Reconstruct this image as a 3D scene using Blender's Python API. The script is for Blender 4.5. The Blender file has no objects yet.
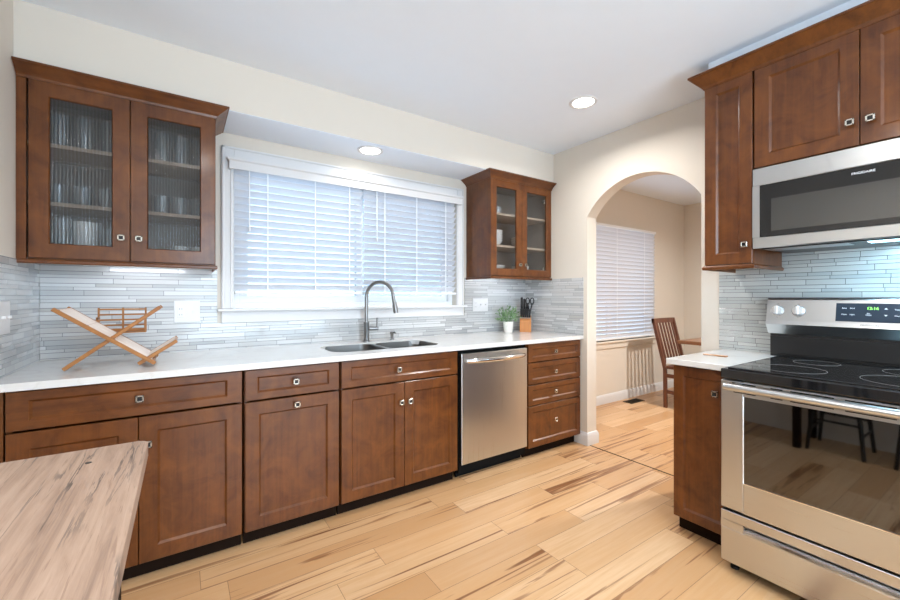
import bpy, bmesh, math, random
from mathutils import Vector, Matrix
random.seed(7)
SC = bpy.context.scene
COL = SC.collection
PI = math.pi

# ---------------------------------------------------------------- camera
cam_d = bpy.data.cameras.new('camera')
cam = bpy.data.objects.new('camera', cam_d)
COL.objects.link(cam)
cam.location = (0.602, -2.8415, 1.2398)
cam.rotation_euler = (PI / 2, 0, -0.5925)
cam_d.sensor_width = 36.0
cam_d.lens = 399.0 / 900.0 * 36.0
cam_d.shift_y = -3.31 / 900.0
cam_d.clip_start = 0.05
SC.camera = cam

# ---------------------------------------------------------------- world, exposure
world = bpy.data.worlds.new('sky')
SC.world = world
world.use_nodes = True
wn = world.node_tree.nodes
wn['Background'].inputs['Color'].default_value = (0.74, 0.88, 1.0, 1)
wn['Background'].inputs['Strength'].default_value = 10.5
SC.view_settings.view_transform = 'Standard'
SC.view_settings.look = 'None'
SC.view_settings.gamma = 1
SC.view_settings.exposure = 0.12
try:
    SC.view_settings.use_curve_mapping = False
except Exception:
    pass
CY = SC.cycles
CY.max_bounces = 10
CY.diffuse_bounces = 5
CY.transparent_max_bounces = 16
CY.caustics_reflective = False
CY.caustics_refractive = False
CY.sample_clamp_indirect = 6
CY.use_denoising = True

def area(name, loc, rot, sx, sy, power, color, portal=False, spread=None, shape='RECTANGLE', parent=None):
    d = bpy.data.lights.new(name, 'AREA')
    d.shape = shape
    d.size = sx
    if shape in ('RECTANGLE', 'ELLIPSE'):
        d.size_y = sy
    d.energy = power
    d.color = color
    if spread is not None:
        d.spread = spread
    if portal:
        d.cycles.is_portal = True
    o = bpy.data.objects.new(name, d)
    o.location = loc
    o.rotation_euler = rot
    COL.objects.link(o)
    if parent is not None:
        o.parent = parent
        o.location = Vector(loc) - worigin(parent)
    return o

WARM = (1.0, 0.965, 0.92)
CAN_W = 14.0          # ceiling cans
SOFFIT_W = 1.3
LED_W = .95           # strips below the wall cabinets
HOOD_W = 3.0
# daylight: portals at the openings
area('daylight_kitchen_window', (1.726, 0.13, 1.63), (-PI / 2, 0, 0), 1.70, 0.94, 1, (1, 1, 1), portal=True)
area('daylight_dining_window', (4.87, 0.13, 1.40), (-PI / 2, 0, 0), 1.73, 1.36, 1, (1, 1, 1), portal=True)
area('daylight_rear_window', (1.75, -4.74, 1.35), (PI / 2, 0, 0), 2.3, 2.1, 1, (1, 1, 1), portal=True)  # portal for the added window behind the camera

# ---------------------------------------------------------------- helpers
def worigin(o):
    v = Vector((0, 0, 0))
    while o is not None:
        v += o.location
        o = o.parent
    return v

XF = None
class MB:
    """collects shapes (world coordinates) into one mesh"""
    def __init__(s):
        s.bm = bmesh.new()

    def box(s, x0, x1, y0, y1, z0, z1, bev=0.0, seg=1):
        if x0 > x1: x0, x1 = x1, x0
        if y0 > y1: y0, y1 = y1, y0
        if z0 > z1: z0, z1 = z1, z0
        t = bmesh.new()
        vs = [t.verts.new((x, y, z)) for x in (x0, x1) for y in (y0, y1) for z in (z0, z1)]
        for f in ((0, 1, 3, 2), (4, 6, 7, 5), (0, 4, 5, 1), (2, 3, 7, 6), (0, 2, 6, 4), (1, 5, 7, 3)):
            t.faces.new([vs[i] for i in f])
        if bev > 0:
            bmesh.ops.bevel(t, geom=t.edges[:], offset=min(bev, (x1 - x0) * .45, (y1 - y0) * .45, (z1 - z0) * .45),
                            segments=seg, profile=0.5, affect='EDGES')
        s.merge(t)
        return s

    def merge(s, t, mat=None):
        bmesh.ops.recalc_face_normals(t, faces=t.faces[:])
        if mat is not None:
            bmesh.ops.transform(t, matrix=mat, verts=t.verts[:])
        me = bpy.data.meshes.new('tmp')
        t.to_mesh(me)
        t.free()
        s.bm.from_mesh(me)
        bpy.data.meshes.remove(me)

    def beam(s, a, b, w, h, bev=0.002):
        """rectangular bar from a to b; w across (horizontal), h the other way"""
        a, b = Vector(a), Vector(b)
        d = b - a
        L = d.length
        z = d.normalized()
        up = Vector((0, 1, 0)) if abs(z.y) < .9 else Vector((1, 0, 0))
        x = up.cross(z).normalized()
        y = z.cross(x)
        t = MB()
        t.box(-h / 2, h / 2, -w / 2, w / 2, 0, L, bev)
        m = Matrix((x, y, z)).transposed().to_4x4()
        m.translation = a
        s.merge(t.bm, m)
        return s

    def tube(s, pts, r, n=12, caps=True):
        pts = [Vector(p) for p in pts]
        rs = r if isinstance(r, (list, tuple)) else [r] * len(pts)
        t = bmesh.new()
        rings = []
        prev = None
        for i, p in enumerate(pts):
            d = (pts[min(i + 1, len(pts) - 1)] - pts[max(i - 1, 0)]).normalized()
            if prev is None:
                u = Vector((0, 0, 1)) if abs(d.z) < .9 else Vector((1, 0, 0))
                x = u.cross(d).normalized()
            else:
                x = (prev - d * prev.dot(d)).normalized()
            prev = x
            y = d.cross(x)
            rings.append([t.verts.new(p + (x * math.cos(2 * PI * k / n) + y * math.sin(2 * PI * k / n)) * rs[i]) for k in range(n)])
        for a, b in zip(rings, rings[1:]):
            for k in range(n):
                t.faces.new((a[k], a[(k + 1) % n], b[(k + 1) % n], b[k]))
        if caps:
            t.faces.new(rings[0][::-1])
            t.faces.new(rings[-1])
        s.merge(t)
        return s

    def lathe(s, prof, c=(0, 0, 0), n=24, mat=None):
        """prof: (r, z) pairs, turned about z through c"""
        t = bmesh.new()
        rings = []
        for r, z in prof:
            if r < 1e-6:
                rings.append([t.verts.new((0, 0, z))])
            else:
                rings.append([t.verts.new((r * math.cos(2 * PI * k / n), r * math.sin(2 * PI * k / n), z)) for k in range(n)])
        for a, b in zip(rings, rings[1:]):
            if len(a) == 1 and len(b) == 1:
                continue
            for k in range(n):
                k2 = (k + 1) % n
                if len(a) == 1:
                    t.faces.new((a[0], b[k2], b[k]))
                elif len(b) == 1:
                    t.faces.new((a[k], a[k2], b[0]))
                else:
                    t.faces.new((a[k], a[k2], b[k2], b[k]))
        m = Matrix.Translation(c)
        if mat is not None:
            m = m @ mat
        s.merge(t, m)
        return s

    def prism(s, pts, axis, a, b, bev=0):
        """extrude a 2D outline along an axis: 'x' (y,z) 'y' (x,z) 'z' (x,y)"""
        t = bmesh.new()
        def P(u, v, w):
            return {'x': (w, u, v), 'y': (u, w, v), 'z': (u, v, w)}[axis]
        A = [t.verts.new(P(u, v, a)) for u, v in pts]
        B = [t.verts.new(P(u, v, b)) for u, v in pts]
        t.faces.new(A)
        t.faces.new(B[::-1])
        for i in range(len(pts)):
            j = (i + 1) % len(pts)
            t.faces.new((A[i], B[i], B[j], A[j]))
        if bev:
            bmesh.ops.bevel(t, geom=t.edges[:], offset=bev, segments=1, affect='EDGES')
        s.merge(t)
        return s

    def sweep(s, path, prof):
        """path: horizontal xy points with outward side to the right of travel; prof: (out, z) closed outline; mitred"""
        t = bmesh.new()
        rings = []
        P = [Vector((p[0], p[1])) for p in path]
        for i, p in enumerate(P):
            d0 = (p - P[i - 1]).normalized() if i > 0 else None
            d1 = (P[i + 1] - p).normalized() if i < len(P) - 1 else None
            n0 = Vector((d0.y, -d0.x)) if d0 else None
            n1 = Vector((d1.y, -d1.x)) if d1 else None
            if n0 is None: n = n1
            elif n1 is None: n = n0
            else:
                n = (n0 + n1)
                n = n / (1 + n0.dot(n1))
            rings.append([t.verts.new((p.x + n.x * o, p.y + n.y * o, z)) for o, z in prof])
        m = len(prof)
        for a, b in zip(rings, rings[1:]):
            for k in range(m):
                t.faces.new((a[k], a[(k + 1) % m], b[(k + 1) % m], b[k]))
        t.faces.new(rings[0][::-1])
        t.faces.new(rings[-1])
        s.merge(t)
        return s

    def build(s, name, mat, parent=None, smooth=None, label=None):
        me = bpy.data.meshes.new(name)
        if XF is not None:
            bmesh.ops.transform(s.bm, matrix=XF, verts=s.bm.verts[:])
        org = worigin(parent) if parent is not None else Vector((0, 0, 0))
        bmesh.ops.translate(s.bm, verts=s.bm.verts[:], vec=-org)
        if smooth is not None:
            for f in s.bm.faces: f.smooth = True
            for e in s.bm.edges:
                if len(e.link_faces) == 2 and e.calc_face_angle(0) > smooth:
                    e.smooth = False
        s.bm.to_mesh(me)
        s.bm.free()
        o = bpy.data.objects.new(name, me)
        me.materials.append(mat)
        COL.objects.link(o)
        if parent is not None:
            o.parent = parent
        if label:
            o['label'] = label
        return o

SM = 0.6
def thing(name, label, cat, loc=(0, 0, 0), group=None):
    o = bpy.data.objects.new(name, None)
    o.empty_display_size = 0.05
    COL.objects.link(o)
    o.location = loc
    o['label'] = label
    o['category'] = cat
    if group: o['group'] = group
    return o

def tag(o, label, cat, group=None):
    # one-mesh thing: move its origin to the base of its box
    me = o.data
    if o.parent is None and o.location.length < 1e-9:
        xs = [v.co for v in me.vertices]
        c = Vector(((min(v.x for v in xs) + max(v.x for v in xs)) / 2, (min(v.y for v in xs) + max(v.y for v in xs)) / 2, min(v.z for v in xs)))
        me.transform(Matrix.Translation(-c))
        o.location = c
    o['label'] = label
    o['category'] = cat
    if group: o['group'] = group
    return o

def struct(o):
    o['kind'] = 'structure'
    return o

def copy_tree(o, parent=None):
    c = o.copy()
    COL.objects.link(c)
    c.parent = parent
    for ch in list(o.children):
        copy_tree(ch, c)
    return c

# ---------------------------------------------------------------- materials
class NT:
    def __init__(s, name):
        s.m = bpy.data.materials.new(name)
        s.m.use_nodes = True
        s.t = s.m.node_tree
        s.n = s.t.nodes
        s.b = s.n['Principled BSDF']
        s.out = s.n['Material Output']
    def node(s, typ, **k):
        n = s.n.new(typ)
        for a, v in k.items():
            setattr(n, a, v)
        return n
    def link(s, a, b):
        s.t.links.new(a, b)
    def set(s, inp, v):
        i = s.b.inputs[inp]
        if hasattr(v, 'is_linked'): s.link(v, i)
        else: i.default_value = (*v, 1) if isinstance(v, tuple) and len(v) == 3 else v
    def val(s, n, i, v):
        if hasattr(v, 'is_linked'): s.link(v, n.inputs[i])
        else: n.inputs[i].default_value = v
    def math(s, op, a, b=0.0, c=0.0, clamp=False):
        n = s.node('ShaderNodeMath', operation=op, use_clamp=clamp)
        s.val(n, 0, a); s.val(n, 1, b); s.val(n, 2, c)
        return n.outputs[0]
    def pos(s):
        g = s.node('ShaderNodeNewGeometry')
        x = s.node('ShaderNodeSeparateXYZ')
        s.link(g.outputs['Position'], x.inputs[0])
        return x.outputs
    def xyz(s, a, b, c):
        n = s.node('ShaderNodeCombineXYZ')
        s.val(n, 0, a); s.val(n, 1, b); s.val(n, 2, c)
        return n.outputs[0]
    def noise(s, vec, scale=1, detail=3, rough=.5, dist=0):
        n = s.node('ShaderNodeTexNoise')
        s.link(vec, n.inputs['Vector'])
        n.inputs['Scale'].default_value = scale
        n.inputs['Detail'].default_value = detail
        n.inputs['Roughness'].default_value = rough
        n.inputs['Distortion'].default_value = dist
        return n.outputs['Fac']
    def white(s, vec):
        n = s.node('ShaderNodeTexWhiteNoise', noise_dimensions='3D')
        s.link(vec, n.inputs['Vector'])
        return n.outputs['Value']
    def ramp(s, fac, stops, interp='LINEAR'):
        n = s.node('ShaderNodeValToRGB')
        n.color_ramp.interpolation = interp
        e = n.color_ramp.elements
        while len(e) > 1: e.remove(e[-1])
        e[0].position = stops[0][0]; e[0].color = (*stops[0][1], 1)
        for p, c in stops[1:]:
            q = e.new(p); q.color = (*c, 1)
        s.link(fac, n.inputs[0])
        return n.outputs[0]
    def mix(s, f, a, b, mode='MIX'):
        n = s.node('ShaderNodeMix', data_type='RGBA', blend_type=mode)
        s.val(n, 0, f)
        for i, v in ((6, a), (7, b)):
            if hasattr(v, 'is_linked'): s.link(v, n.inputs[i])
            else: n.inputs[i].default_value = (*v, 1)
        return n.outputs[2]
    def bump(s, h, strength=.3, dist=.002):
        n = s.node('ShaderNodeBump')
        n.inputs['Strength'].default_value = strength
        n.inputs['Distance'].default_value = dist
        s.link(h, n.inputs['Height'])
        s.link(n.outputs[0], s.b.inputs['Normal'])

def plain(name, col, rough=.5, metal=0.0, spec=.5, coat=0.0, trans=0.0, ior=1.45, emit=None, estr=1.0, noise=0.04):
    t = NT(name)
    if noise and not emit:
        x = t.pos()
        n = t.noise(t.xyz(x[0], x[1], x[2]), 9, 3)
        c2 = tuple(c * (1 - noise * 2.5) for c in col)
        t.set('Base Color', t.mix(n, col, c2))
    else:
        t.set('Base Color', col)
    t.set('Roughness', rough); t.set('Metallic', metal)
    t.set('Specular IOR Level', spec)
    t.set('Coat Weight', coat)
    t.set('Transmission Weight', trans); t.set('IOR', ior)
    if emit:
        t.set('Emission Color', emit); t.set('Emission Strength', estr)
    return t.m

def wood(name, base, dark, grain='z', rough=.34, coat=.25, gs=1.0, blotch=.5):
    t = NT(name)
    x = t.pos()
    sc = {'x': (1.2, 26, 26), 'y': (26, 1.2, 26), 'z': (26, 26, 1.2)}[grain]
    g = t.noise(t.xyz(t.math('MULTIPLY', x[0], sc[0] * gs), t.math('MULTIPLY', x[1], sc[1] * gs), t.math('MULTIPLY', x[2], sc[2] * gs)), 1.6, 5, .6, .6)
    b = t.noise(t.xyz(x[0], x[1], x[2]), 9, 4, .6, .8)
    f = t.math('ADD', t.math('MULTIPLY', g, 1 - blotch), t.math('MULTIPLY', b, blotch))
    t.set('Base Color', t.ramp(f, [(.32, dark), (.66, base)]))
    t.set('Roughness', rough)
    t.set('Coat Weight', coat); t.set('Coat Roughness', .16)
    t.set('Specular IOR Level', .38)
    t.bump(g, .06, .001)
    return t.m

M = {}
M['cab'] = wood('stained_cherry', (0.172, 0.053, 0.0095), (0.066, 0.0170, 0.0028), 'z', .36, .30, blotch=.62)
M['cabx'] = wood('stained_cherry_rails', (0.172, 0.053, 0.0095), (0.066, 0.0170, 0.0028), 'x', .36, .30, blotch=.62)
M['cab_in'] = plain('cabinet_interior', (0.30, 0.26, 0.23), .5)
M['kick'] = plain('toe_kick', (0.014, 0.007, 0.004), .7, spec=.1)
M['gap'] = plain('black_rubber', (0.006, 0.006, 0.006), .7, spec=.1)
M['wall'] = plain('cream_wall_paint', (0.71, 0.66, 0.59), .75, spec=.25, noise=.01)
M['ceil'] = plain('ceiling_paint', (0.80, 0.865, 0.945), .8, spec=.2, noise=.01)  # white ceiling; the blue cast of daylight is put into its colour
M['trim'] = plain('white_trim_paint', (0.70, 0.70, 0.71), .4, noise=.01)
M['vinyl'] = plain('white_vinyl', (0.86, 0.88, 0.90), .35, noise=.01)
M['steel'] = None
M['black'] = plain('black_plastic', (0.012, 0.012, 0.013), .32)
M['blackgloss'] = plain('black_glass', (0.010, 0.010, 0.011), .05, spec=.6, coat=.3, noise=0)
M['nickel'] = plain('satin_nickel', (0.56, 0.52, 0.46), .26, 1.0, noise=0)
M['faucet'] = plain('brushed_steel_faucet', (0.26, 0.26, 0.26), .32, 1.0, noise=0)
M['white'] = plain('white_plastic', (0.72, 0.72, 0.73), .35, noise=.01)
M['ceramic'] = plain('white_ceramic', (0.84, 0.82, 0.78), .15, coat=.3, noise=.01)
M['bamboo'] = wood('bamboo', (0.44, 0.19, 0.055), (0.27, 0.100, 0.025), 'x', .4, .1)
M['bamboo_l'] = wood('bamboo_slats', (0.86, 0.76, 0.69), (0.74, 0.60, 0.52), 'x', .3, .3)
M['block'] = wood('knife_block_wood', (0.62, 0.27, 0.09), (0.46, 0.18, 0.06), 'z', .4, .1)
M['chair'] = wood('dark_walnut', (0.15, 0.052, 0.026), (0.075, 0.022, 0.011), 'z', .35, .2)
M['dtable'] = wood('walnut_table', (0.26, 0.12, 0.055), (0.15, 0.06, 0.03), 'x', .3, .3)
M['leaf'] = plain('leaf', (0.15, 0.29, 0.11), .5, noise=.15)
M['leaf2'] = plain('pale_leaf', (0.30, 0.45, 0.24), .5, noise=.12)
M['soil'] = plain('soil', (0.03, 0.02, 0.012), .9)
M['lamp'] = plain('lamp_diffuser', (1, 1, 1), .5, emit=(1.0, 0.95, 0.87), estr=9.0)
M['led'] = plain('led_diffuser', (1, 1, 1), .5, emit=(0.85, 0.93, 1.0), estr=4.0)
M['hoodled'] = plain('hood_lamp', (1, 1, 1), .5, emit=(0.35, 0.75, 1.0), estr=5.0)
M['green'] = plain('green_digits', (0.1, 0.6, 0.1), .5, emit=(0.35, 1.0, 0.12), estr=2.0)
M['print'] = plain('white_print', (0.80, 0.82, 0.85), .5, noise=0)
M['printgrey'] = plain('grey_print', (0.20, 0.20, 0.21), .5, noise=0)
M['display'] = plain('control_glass', (0.020, 0.030, 0.045), .12, noise=0)
M['ring'] = plain('burner_print', (0.34, 0.34, 0.34), .4, noise=0)
M['bronze'] = plain('bronze_vent', (0.06, 0.04, 0.02), .5, .6)
M['chrome'] = plain('polished_steel', (0.78, 0.78, 0.78), .10, 1.0, noise=0)

def steel(name, col, axis, rough=.26, st=.008):
    t = NT(name)
    x = t.pos()
    k = [420, 420, 420]
    k['xyz'.index(axis)] = 1.5
    g = t.noise(t.xyz(t.math('MULTIPLY', x[0], k[0]), t.math('MULTIPLY', x[1], k[1]), t.math('MULTIPLY', x[2], k[2])), 1, 2)
    t.set('Base Color', col); t.set('Metallic', 1.0)
    t.set('Roughness', t.math('ADD', t.math('MULTIPLY', g, .05), rough))
    t.bump(g, st, .0006)
    return t.m
M['steel'] = steel('brushed_steel', (0.60, 0.615, 0.625), 'y')
M['steelv'] = steel('brushed_steel_vertical', (0.62, 0.62, 0.61), 'z', .26)
M['sink'] = steel('sink_steel', (0.25, 0.245, 0.24), 'x', .34)

def tile_mat(name, ax, tint, seedv, h=.0215, grout=(0.30, 0.31, 0.32), lo=.10, hi=.26):
    t = NT(name)
    x = t.pos()
    u, z = x[ax], x[2]
    zz = t.math('ADD', z, t.math('MULTIPLY', t.math('SINE', t.math('MULTIPLY', z, 2 * PI / (h * 3.0))), h * .16))
    zr = t.math('DIVIDE', zz, h)
    row = t.math('FLOOR', zr)
    fz = t.math('FRACT', zr)
    r1 = t.white(t.xyz(row, seedv, .5))
    r2 = t.white(t.xyz(row, seedv + 3.3, 1.5))
    w = t.math('ADD', t.math('MULTIPLY', r1, hi - lo), lo)
    uu = t.math('ADD', t.math('DIVIDE', u, w), t.math('MULTIPLY', r2, 20))
    col = t.math('FLOOR', uu)
    fu = t.math('FRACT', uu)
    gz = t.math('LESS_THAN', fz, .11)
    gu = t.math('LESS_THAN', t.math('MULTIPLY', fu, w), .0022)
    g = t.math('MAXIMUM', gz, gu)
    c = t.white(t.xyz(row, col, seedv))
    c3 = t.white(t.xyz(row, col, seedv + 9))
    streak = t.noise(t.xyz(t.math('MULTIPLY', x[0], 14), t.math('MULTIPLY', x[1], 14), t.math('MULTIPLY', z, 160)), 1, 3)
    tc = t.ramp(c, [(0, tint[0]), (.35, tint[1]), (.7, tint[2]), (1, tint[3])])
    tc = t.mix(t.math('MULTIPLY', streak, .35), tc, (0.52, 0.53, 0.53))
    t.set('Base Color', t.mix(g, tc, grout))
    t.set('Roughness', t.math('ADD', t.math('MULTIPLY', g, .5), t.math('ADD', t.math('MULTIPLY', c3, .22), .12)))
    t.set('Coat Weight', .3)
    edge = t.math('SUBTRACT', 1.0, t.math('MAXIMUM', t.math('MULTIPLY', g, 1.0), t.math('MULTIPLY', t.math('LESS_THAN', c3, .3), .35)))
    t.bump(edge, .5, .0015)
    return t.m
T1 = [(0.36, 0.37, 0.38), (0.53, 0.54, 0.55), (0.64, 0.65, 0.66), (0.44, 0.43, 0.42)]
M['tilex'] = tile_mat('glass_tile_back', 0, T1, 1.0, .0215, (0.15, 0.155, 0.165), .14, .42)
M['tiley'] = tile_mat('glass_tile_left', 1, T1, 5.0, .0215, (0.22, 0.24, 0.26))
M['tiler'] = tile_mat('glass_tile_range', 1, [(0.40, 0.43, 0.43), (0.47, 0.49, 0.48), (0.54, 0.56, 0.55), (0.38, 0.42, 0.43)], 8.0, .0225, (0.10, 0.10, 0.10), .09, .24)

def quartz():
    t = NT('white_quartz')
    x = t.pos()
    v = t.xyz(x[0], x[1], x[2])
    n = t.noise(v, 2.2, 6, .6, 1.4)
    n2 = t.noise(v, 60, 2)
    vein = t.math('ABSOLUTE', t.math('SUBTRACT', n, .5))
    c = t.ramp(vein, [(0, (0.68, 0.67, 0.65)), (.025, (0.735, 0.73, 0.715)), (.2, (0.745, 0.74, 0.725))])
    c = t.mix(t.math('MULTIPLY', n2, .12), c, (0.62, 0.60, 0.58))
    t.set('Base Color', c); t.set('Roughness', .16); t.set('Coat Weight', .2)
    return t.m
M['quartz'] = quartz()

def floor_mat():
    t = NT('plank_floor')
    x = t.pos()
    W = .143
    yr = t.math('DIVIDE', x[1], W)
    row = t.math('FLOOR', yr)
    fy = t.math('FRACT', yr)
    r1 = t.white(t.xyz(row, 2.2, .5))
    Lp = t.math('ADD', t.math('MULTIPLY', t.white(t.xyz(row, 7.1, .5)), .5), .85)
    xr = t.math('ADD', t.math('DIVIDE', x[0], Lp), t.math('MULTIPLY', r1, 9))
    colm = t.math('FLOOR', xr)
    fx = t.math('FRACT', xr)
    pid = t.white(t.xyz(row, colm, 1.0))
    pid2 = t.white(t.xyz(row, colm, 4.0))
    seam = t.math('MAXIMUM', t.math('LESS_THAN', t.math('MULTIPLY', fy, W), .0022),
                  t.math('LESS_THAN', t.math('MULTIPLY', fx, Lp), .0022))
    off = t.math('MULTIPLY', pid, 40)
    gx = t.math('ADD', t.math('MULTIPLY', x[0], 1.0), off)
    g = t.noise(t.xyz(gx, t.math('MULTIPLY', x[1], 18), off), 2.0, 6, .62, .8)
    fine = t.noise(t.xyz(t.math('MULTIPLY', gx, 4), t.math('MULTIPLY', x[1], 110), off), 1.0, 3, .6)
    base = t.ramp(pid, [(0, (0.46, 0.245, 0.110)), (.2, (0.63, 0.390, 0.205)), (.45, (0.72, 0.485, 0.285)), (.7, (0.54, 0.305, 0.145)), (1, (0.75, 0.53, 0.335))])
    base = t.mix(t.ramp(g, [(.35, (0, 0, 0)), (.62, (.45, .45, .45))]), base, (0.54, 0.29, 0.115))
    base = t.mix(t.math('MULTIPLY', fine, .22), base, (0.50, 0.27, 0.12))
    # dark heartwood streaks, long and narrow, on some planks
    s = t.noise(t.xyz(t.math('MULTIPLY', gx, .5), t.math('MULTIPLY', x[1], 15), t.math('ADD', off, 3)), 1.5, 4, .55, 1.0)
    sm = t.ramp(s, [(.56, (0, 0, 0)), (.585, (.6, .6, .6)), (.65, (1, 1, 1))])
    gate = t.ramp(pid2, [(.45, (0, 0, 0)), (.55, (1, 1, 1))])
    sm = t.math('MULTIPLY', sm, gate)
    dk = t.mix(fine, (0.30, 0.115, 0.038), (0.12, 0.043, 0.016))
    base = t.mix(t.math('MULTIPLY', sm, .94), base, dk)
    t.set('Base Color', t.mix(t.math('MULTIPLY', seam, .75), base, (0.16, 0.075, 0.03)))
    t.set('Roughness', t.math('ADD', t.math('MULTIPLY', fine, .12), .28))
    t.set('Coat Weight', .12)
    t.bump(t.math('SUBTRACT', 1.0, seam), .35, .001)
    return t.m
M['floor'] = floor_mat()

def table_mat():
    t = NT('weathered_table_wood')
    x = t.pos()
    g = t.noise(t.xyz(t.math('MULTIPLY', x[0], 42), t.math('MULTIPLY', x[1], 2.2), x[2]), 1.5, 7, .68, .5)
    g2 = t.noise(t.xyz(t.math('MULTIPLY', x[0], 190), t.math('MULTIPLY', x[1], 8), x[2]), 1.5, 4, .6, .3)
    b = t.noise(t.xyz(x[0], x[1], x[2]), 5, 4, .6)
    c = t.ramp(g, [(.30, (0.17, 0.105, 0.070)), (.44, (0.27, 0.175, 0.120)), (.60, (0.35, 0.240, 0.172)), (.78, (0.41, 0.295, 0.22))])
    c = t.mix(t.math('MULTIPLY', b, .4), c, (0.40, 0.30, 0.25))
    cr = t.noise(t.xyz(t.math('MULTIPLY', x[0], 26), t.math('MULTIPLY', x[1], 1.3), t.math('ADD', x[2], 5)), 1.3, 5, .6, .4)
    crack = t.ramp(t.math('ABSOLUTE', t.math('SUBTRACT', cr, .52)), [(0, (1, 1, 1)), (.014, (.85, .85, .85)), (.024, (0, 0, 0))])
    gate = t.noise(t.xyz(t.math('MULTIPLY', x[0], 9), t.math('MULTIPLY', x[1], 3), 2.0), 1.0, 2)
    crack = t.math('MULTIPLY', crack, t.ramp(gate, [(.42, (0, 0, 0)), (.55, (1, 1, 1))]))
    fine = t.ramp(g2, [(.33, (.8, .8, .8)), (.41, (0, 0, 0))])
    c = t.mix(fine, c, (0.24, 0.155, 0.11))
    c = t.mix(t.math('MULTIPLY', crack, .95), c, (0.075, 0.058, 0.05))
    t.set('Base Color', c); t.set('Roughness', .5)
    t.bump(g2, .25, .001)
    return t.m
M['table'] = table_mat()

def glass_mat(name, tint, clear, gloss_r=.05, haze=0.0, ior=1.45, bend=0.0):
    """thin glass: part straight-through, part refracted by the shape of the pane, part reflected"""
    t = NT(name)
    t.n.remove(t.b)
    tr = t.node('ShaderNodeBsdfTransparent'); tr.inputs[0].default_value = (*tint, 1)
    if bend > 0:
        rf = t.node('ShaderNodeBsdfRefraction'); rf.inputs['IOR'].default_value = 1.22; rf.inputs['Roughness'].default_value = .03
        rf.inputs[0].default_value = (*tint, 1)
        mb = t.node('ShaderNodeMixShader'); mb.inputs[0].default_value = bend
        t.link(tr.outputs[0], mb.inputs[1]); t.link(rf.outputs[0], mb.inputs[2])
        tr = mb
    gl = t.node('ShaderNodeBsdfGlossy'); gl.inputs['Roughness'].default_value = gloss_r
    ge = t.node('ShaderNodeNewGeometry')
    dt = t.node('ShaderNodeVectorMath', operation='DOT_PRODUCT')
    t.link(ge.outputs['Incoming'], dt.inputs[0]); t.link(ge.outputs['Normal'], dt.inputs[1])
    f0 = ((ior - 1) / (ior + 1)) ** 2
    sch = t.math('POWER', t.math('SUBTRACT', 1.0, t.math('ABSOLUTE', dt.outputs['Value'])), 5.0)
    frs = t.math('ADD', t.math('MULTIPLY', sch, 1 - f0), f0)
    mx = t.node('ShaderNodeMixShader')
    t.link(frs, mx.inputs[0])
    if haze > 0:
        df = t.node('ShaderNodeBsdfTranslucent'); df.inputs[0].default_value = (.88, .88, .86, 1)
        d2 = t.node('ShaderNodeBsdfDiffuse'); d2.inputs[0].default_value = (.88, .88, .86, 1)
        m3 = t.node('ShaderNodeMixShader'); m3.inputs[0].default_value = .5
        t.link(df.outputs[0], m3.inputs[1]); t.link(d2.outputs[0], m3.inputs[2])
        m2 = t.node('ShaderNodeMixShader'); m2.inputs[0].default_value = haze
        t.link(tr.outputs[0], m2.inputs[1]); t.link(m3.outputs[0], m2.inputs[2])
        t.link(m2.outputs[0], mx.inputs[1])
    else:
        t.link(tr.outputs[0], mx.inputs[1])
    t.link(gl.outputs[0], mx.inputs[2])
    t.link(mx.outputs[0], t.out.inputs[0])
    return t.m
M['pane'] = glass_mat('window_glass', (.95, .98, 1.0), 1)
M['lowe'] = glass_mat('coated_window_glass', (.43, .48, .52), 1)  # tint added to dim the bright sky behind the blinds, not a coating
M['fluted'] = glass_mat('fluted_glass', (.80, .82, .84), 1, .12, .04, 1.8, .45)
M['screen'] = glass_mat('insect_screen', (.74, .74, .75), 1, .5, .05, 1.1)
M['cabglass'] = glass_mat('plain_cabinet_glass', (.93, .94, .95), 1, .04)
M['tumbler'] = glass_mat('drinking_glass', (.88, .90, .93), 1, .05, .30, 1.6)
M['ovenglass'] = glass_mat('oven_glass', (.20, .15, .12), 1, .03, 0.0, 2.3)
M['cavity'] = plain('oven_enamel', (0.05, 0.04, 0.035), .4, noise=0)
M['mwglass'] = plain('microwave_window', (0.028, 0.028, 0.027), .05, spec=1.0, coat=1.0, noise=0)

def slat_mat():
    t = NT('blind_slat')
    t.set('Base Color', (0.72, 0.74, 0.79)); t.set('Roughness', .4)
    tl = t.node('ShaderNodeBsdfTranslucent'); tl.inputs[0].default_value = (.80, .88, .96, 1)
    mx = t.node('ShaderNodeMixShader'); mx.inputs[0].default_value = .045
    t.link(t.b.outputs[0], mx.inputs[1]); t.link(tl.outputs[0], mx.inputs[2])
    t.link(mx.outputs[0], t.out.inputs[0])
    return t.m
M['slat'] = slat_mat()

def text_obj(body, size, loc, rot, mat, parent, name='lettering', ext=.0006, squash=1.0):
    c = bpy.data.curves.new('lettering', 'FONT')
    c.body = body
    c.size = size
    c.extrude = ext
    c.align_x = 'CENTER'; c.align_y = 'CENTER'
    o = bpy.data.objects.new('tmp_text', c)
    COL.objects.link(o)
    bpy.context.view_layer.update()
    me = bpy.data.meshes.new_from_object(o)
    bpy.data.objects.remove(o)
    bpy.data.curves.remove(c)
    m = Matrix.Translation(Vector(loc) - worigin(parent)) @ rot.to_4x4() @ Matrix.Diagonal((squash, 1, 1, 1))
    me.transform(m)
    me.materials.clear()
    me.materials.append(mat)
    ob = bpy.data.objects.new(name, me)
    COL.objects.link(ob)
    ob.parent = parent
    return ob
ROT_MX = Matrix(((0, 0, -1), (-1, 0, 0), (0, 1, 0)))     # text facing -x: right of text = -y, up = z

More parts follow.
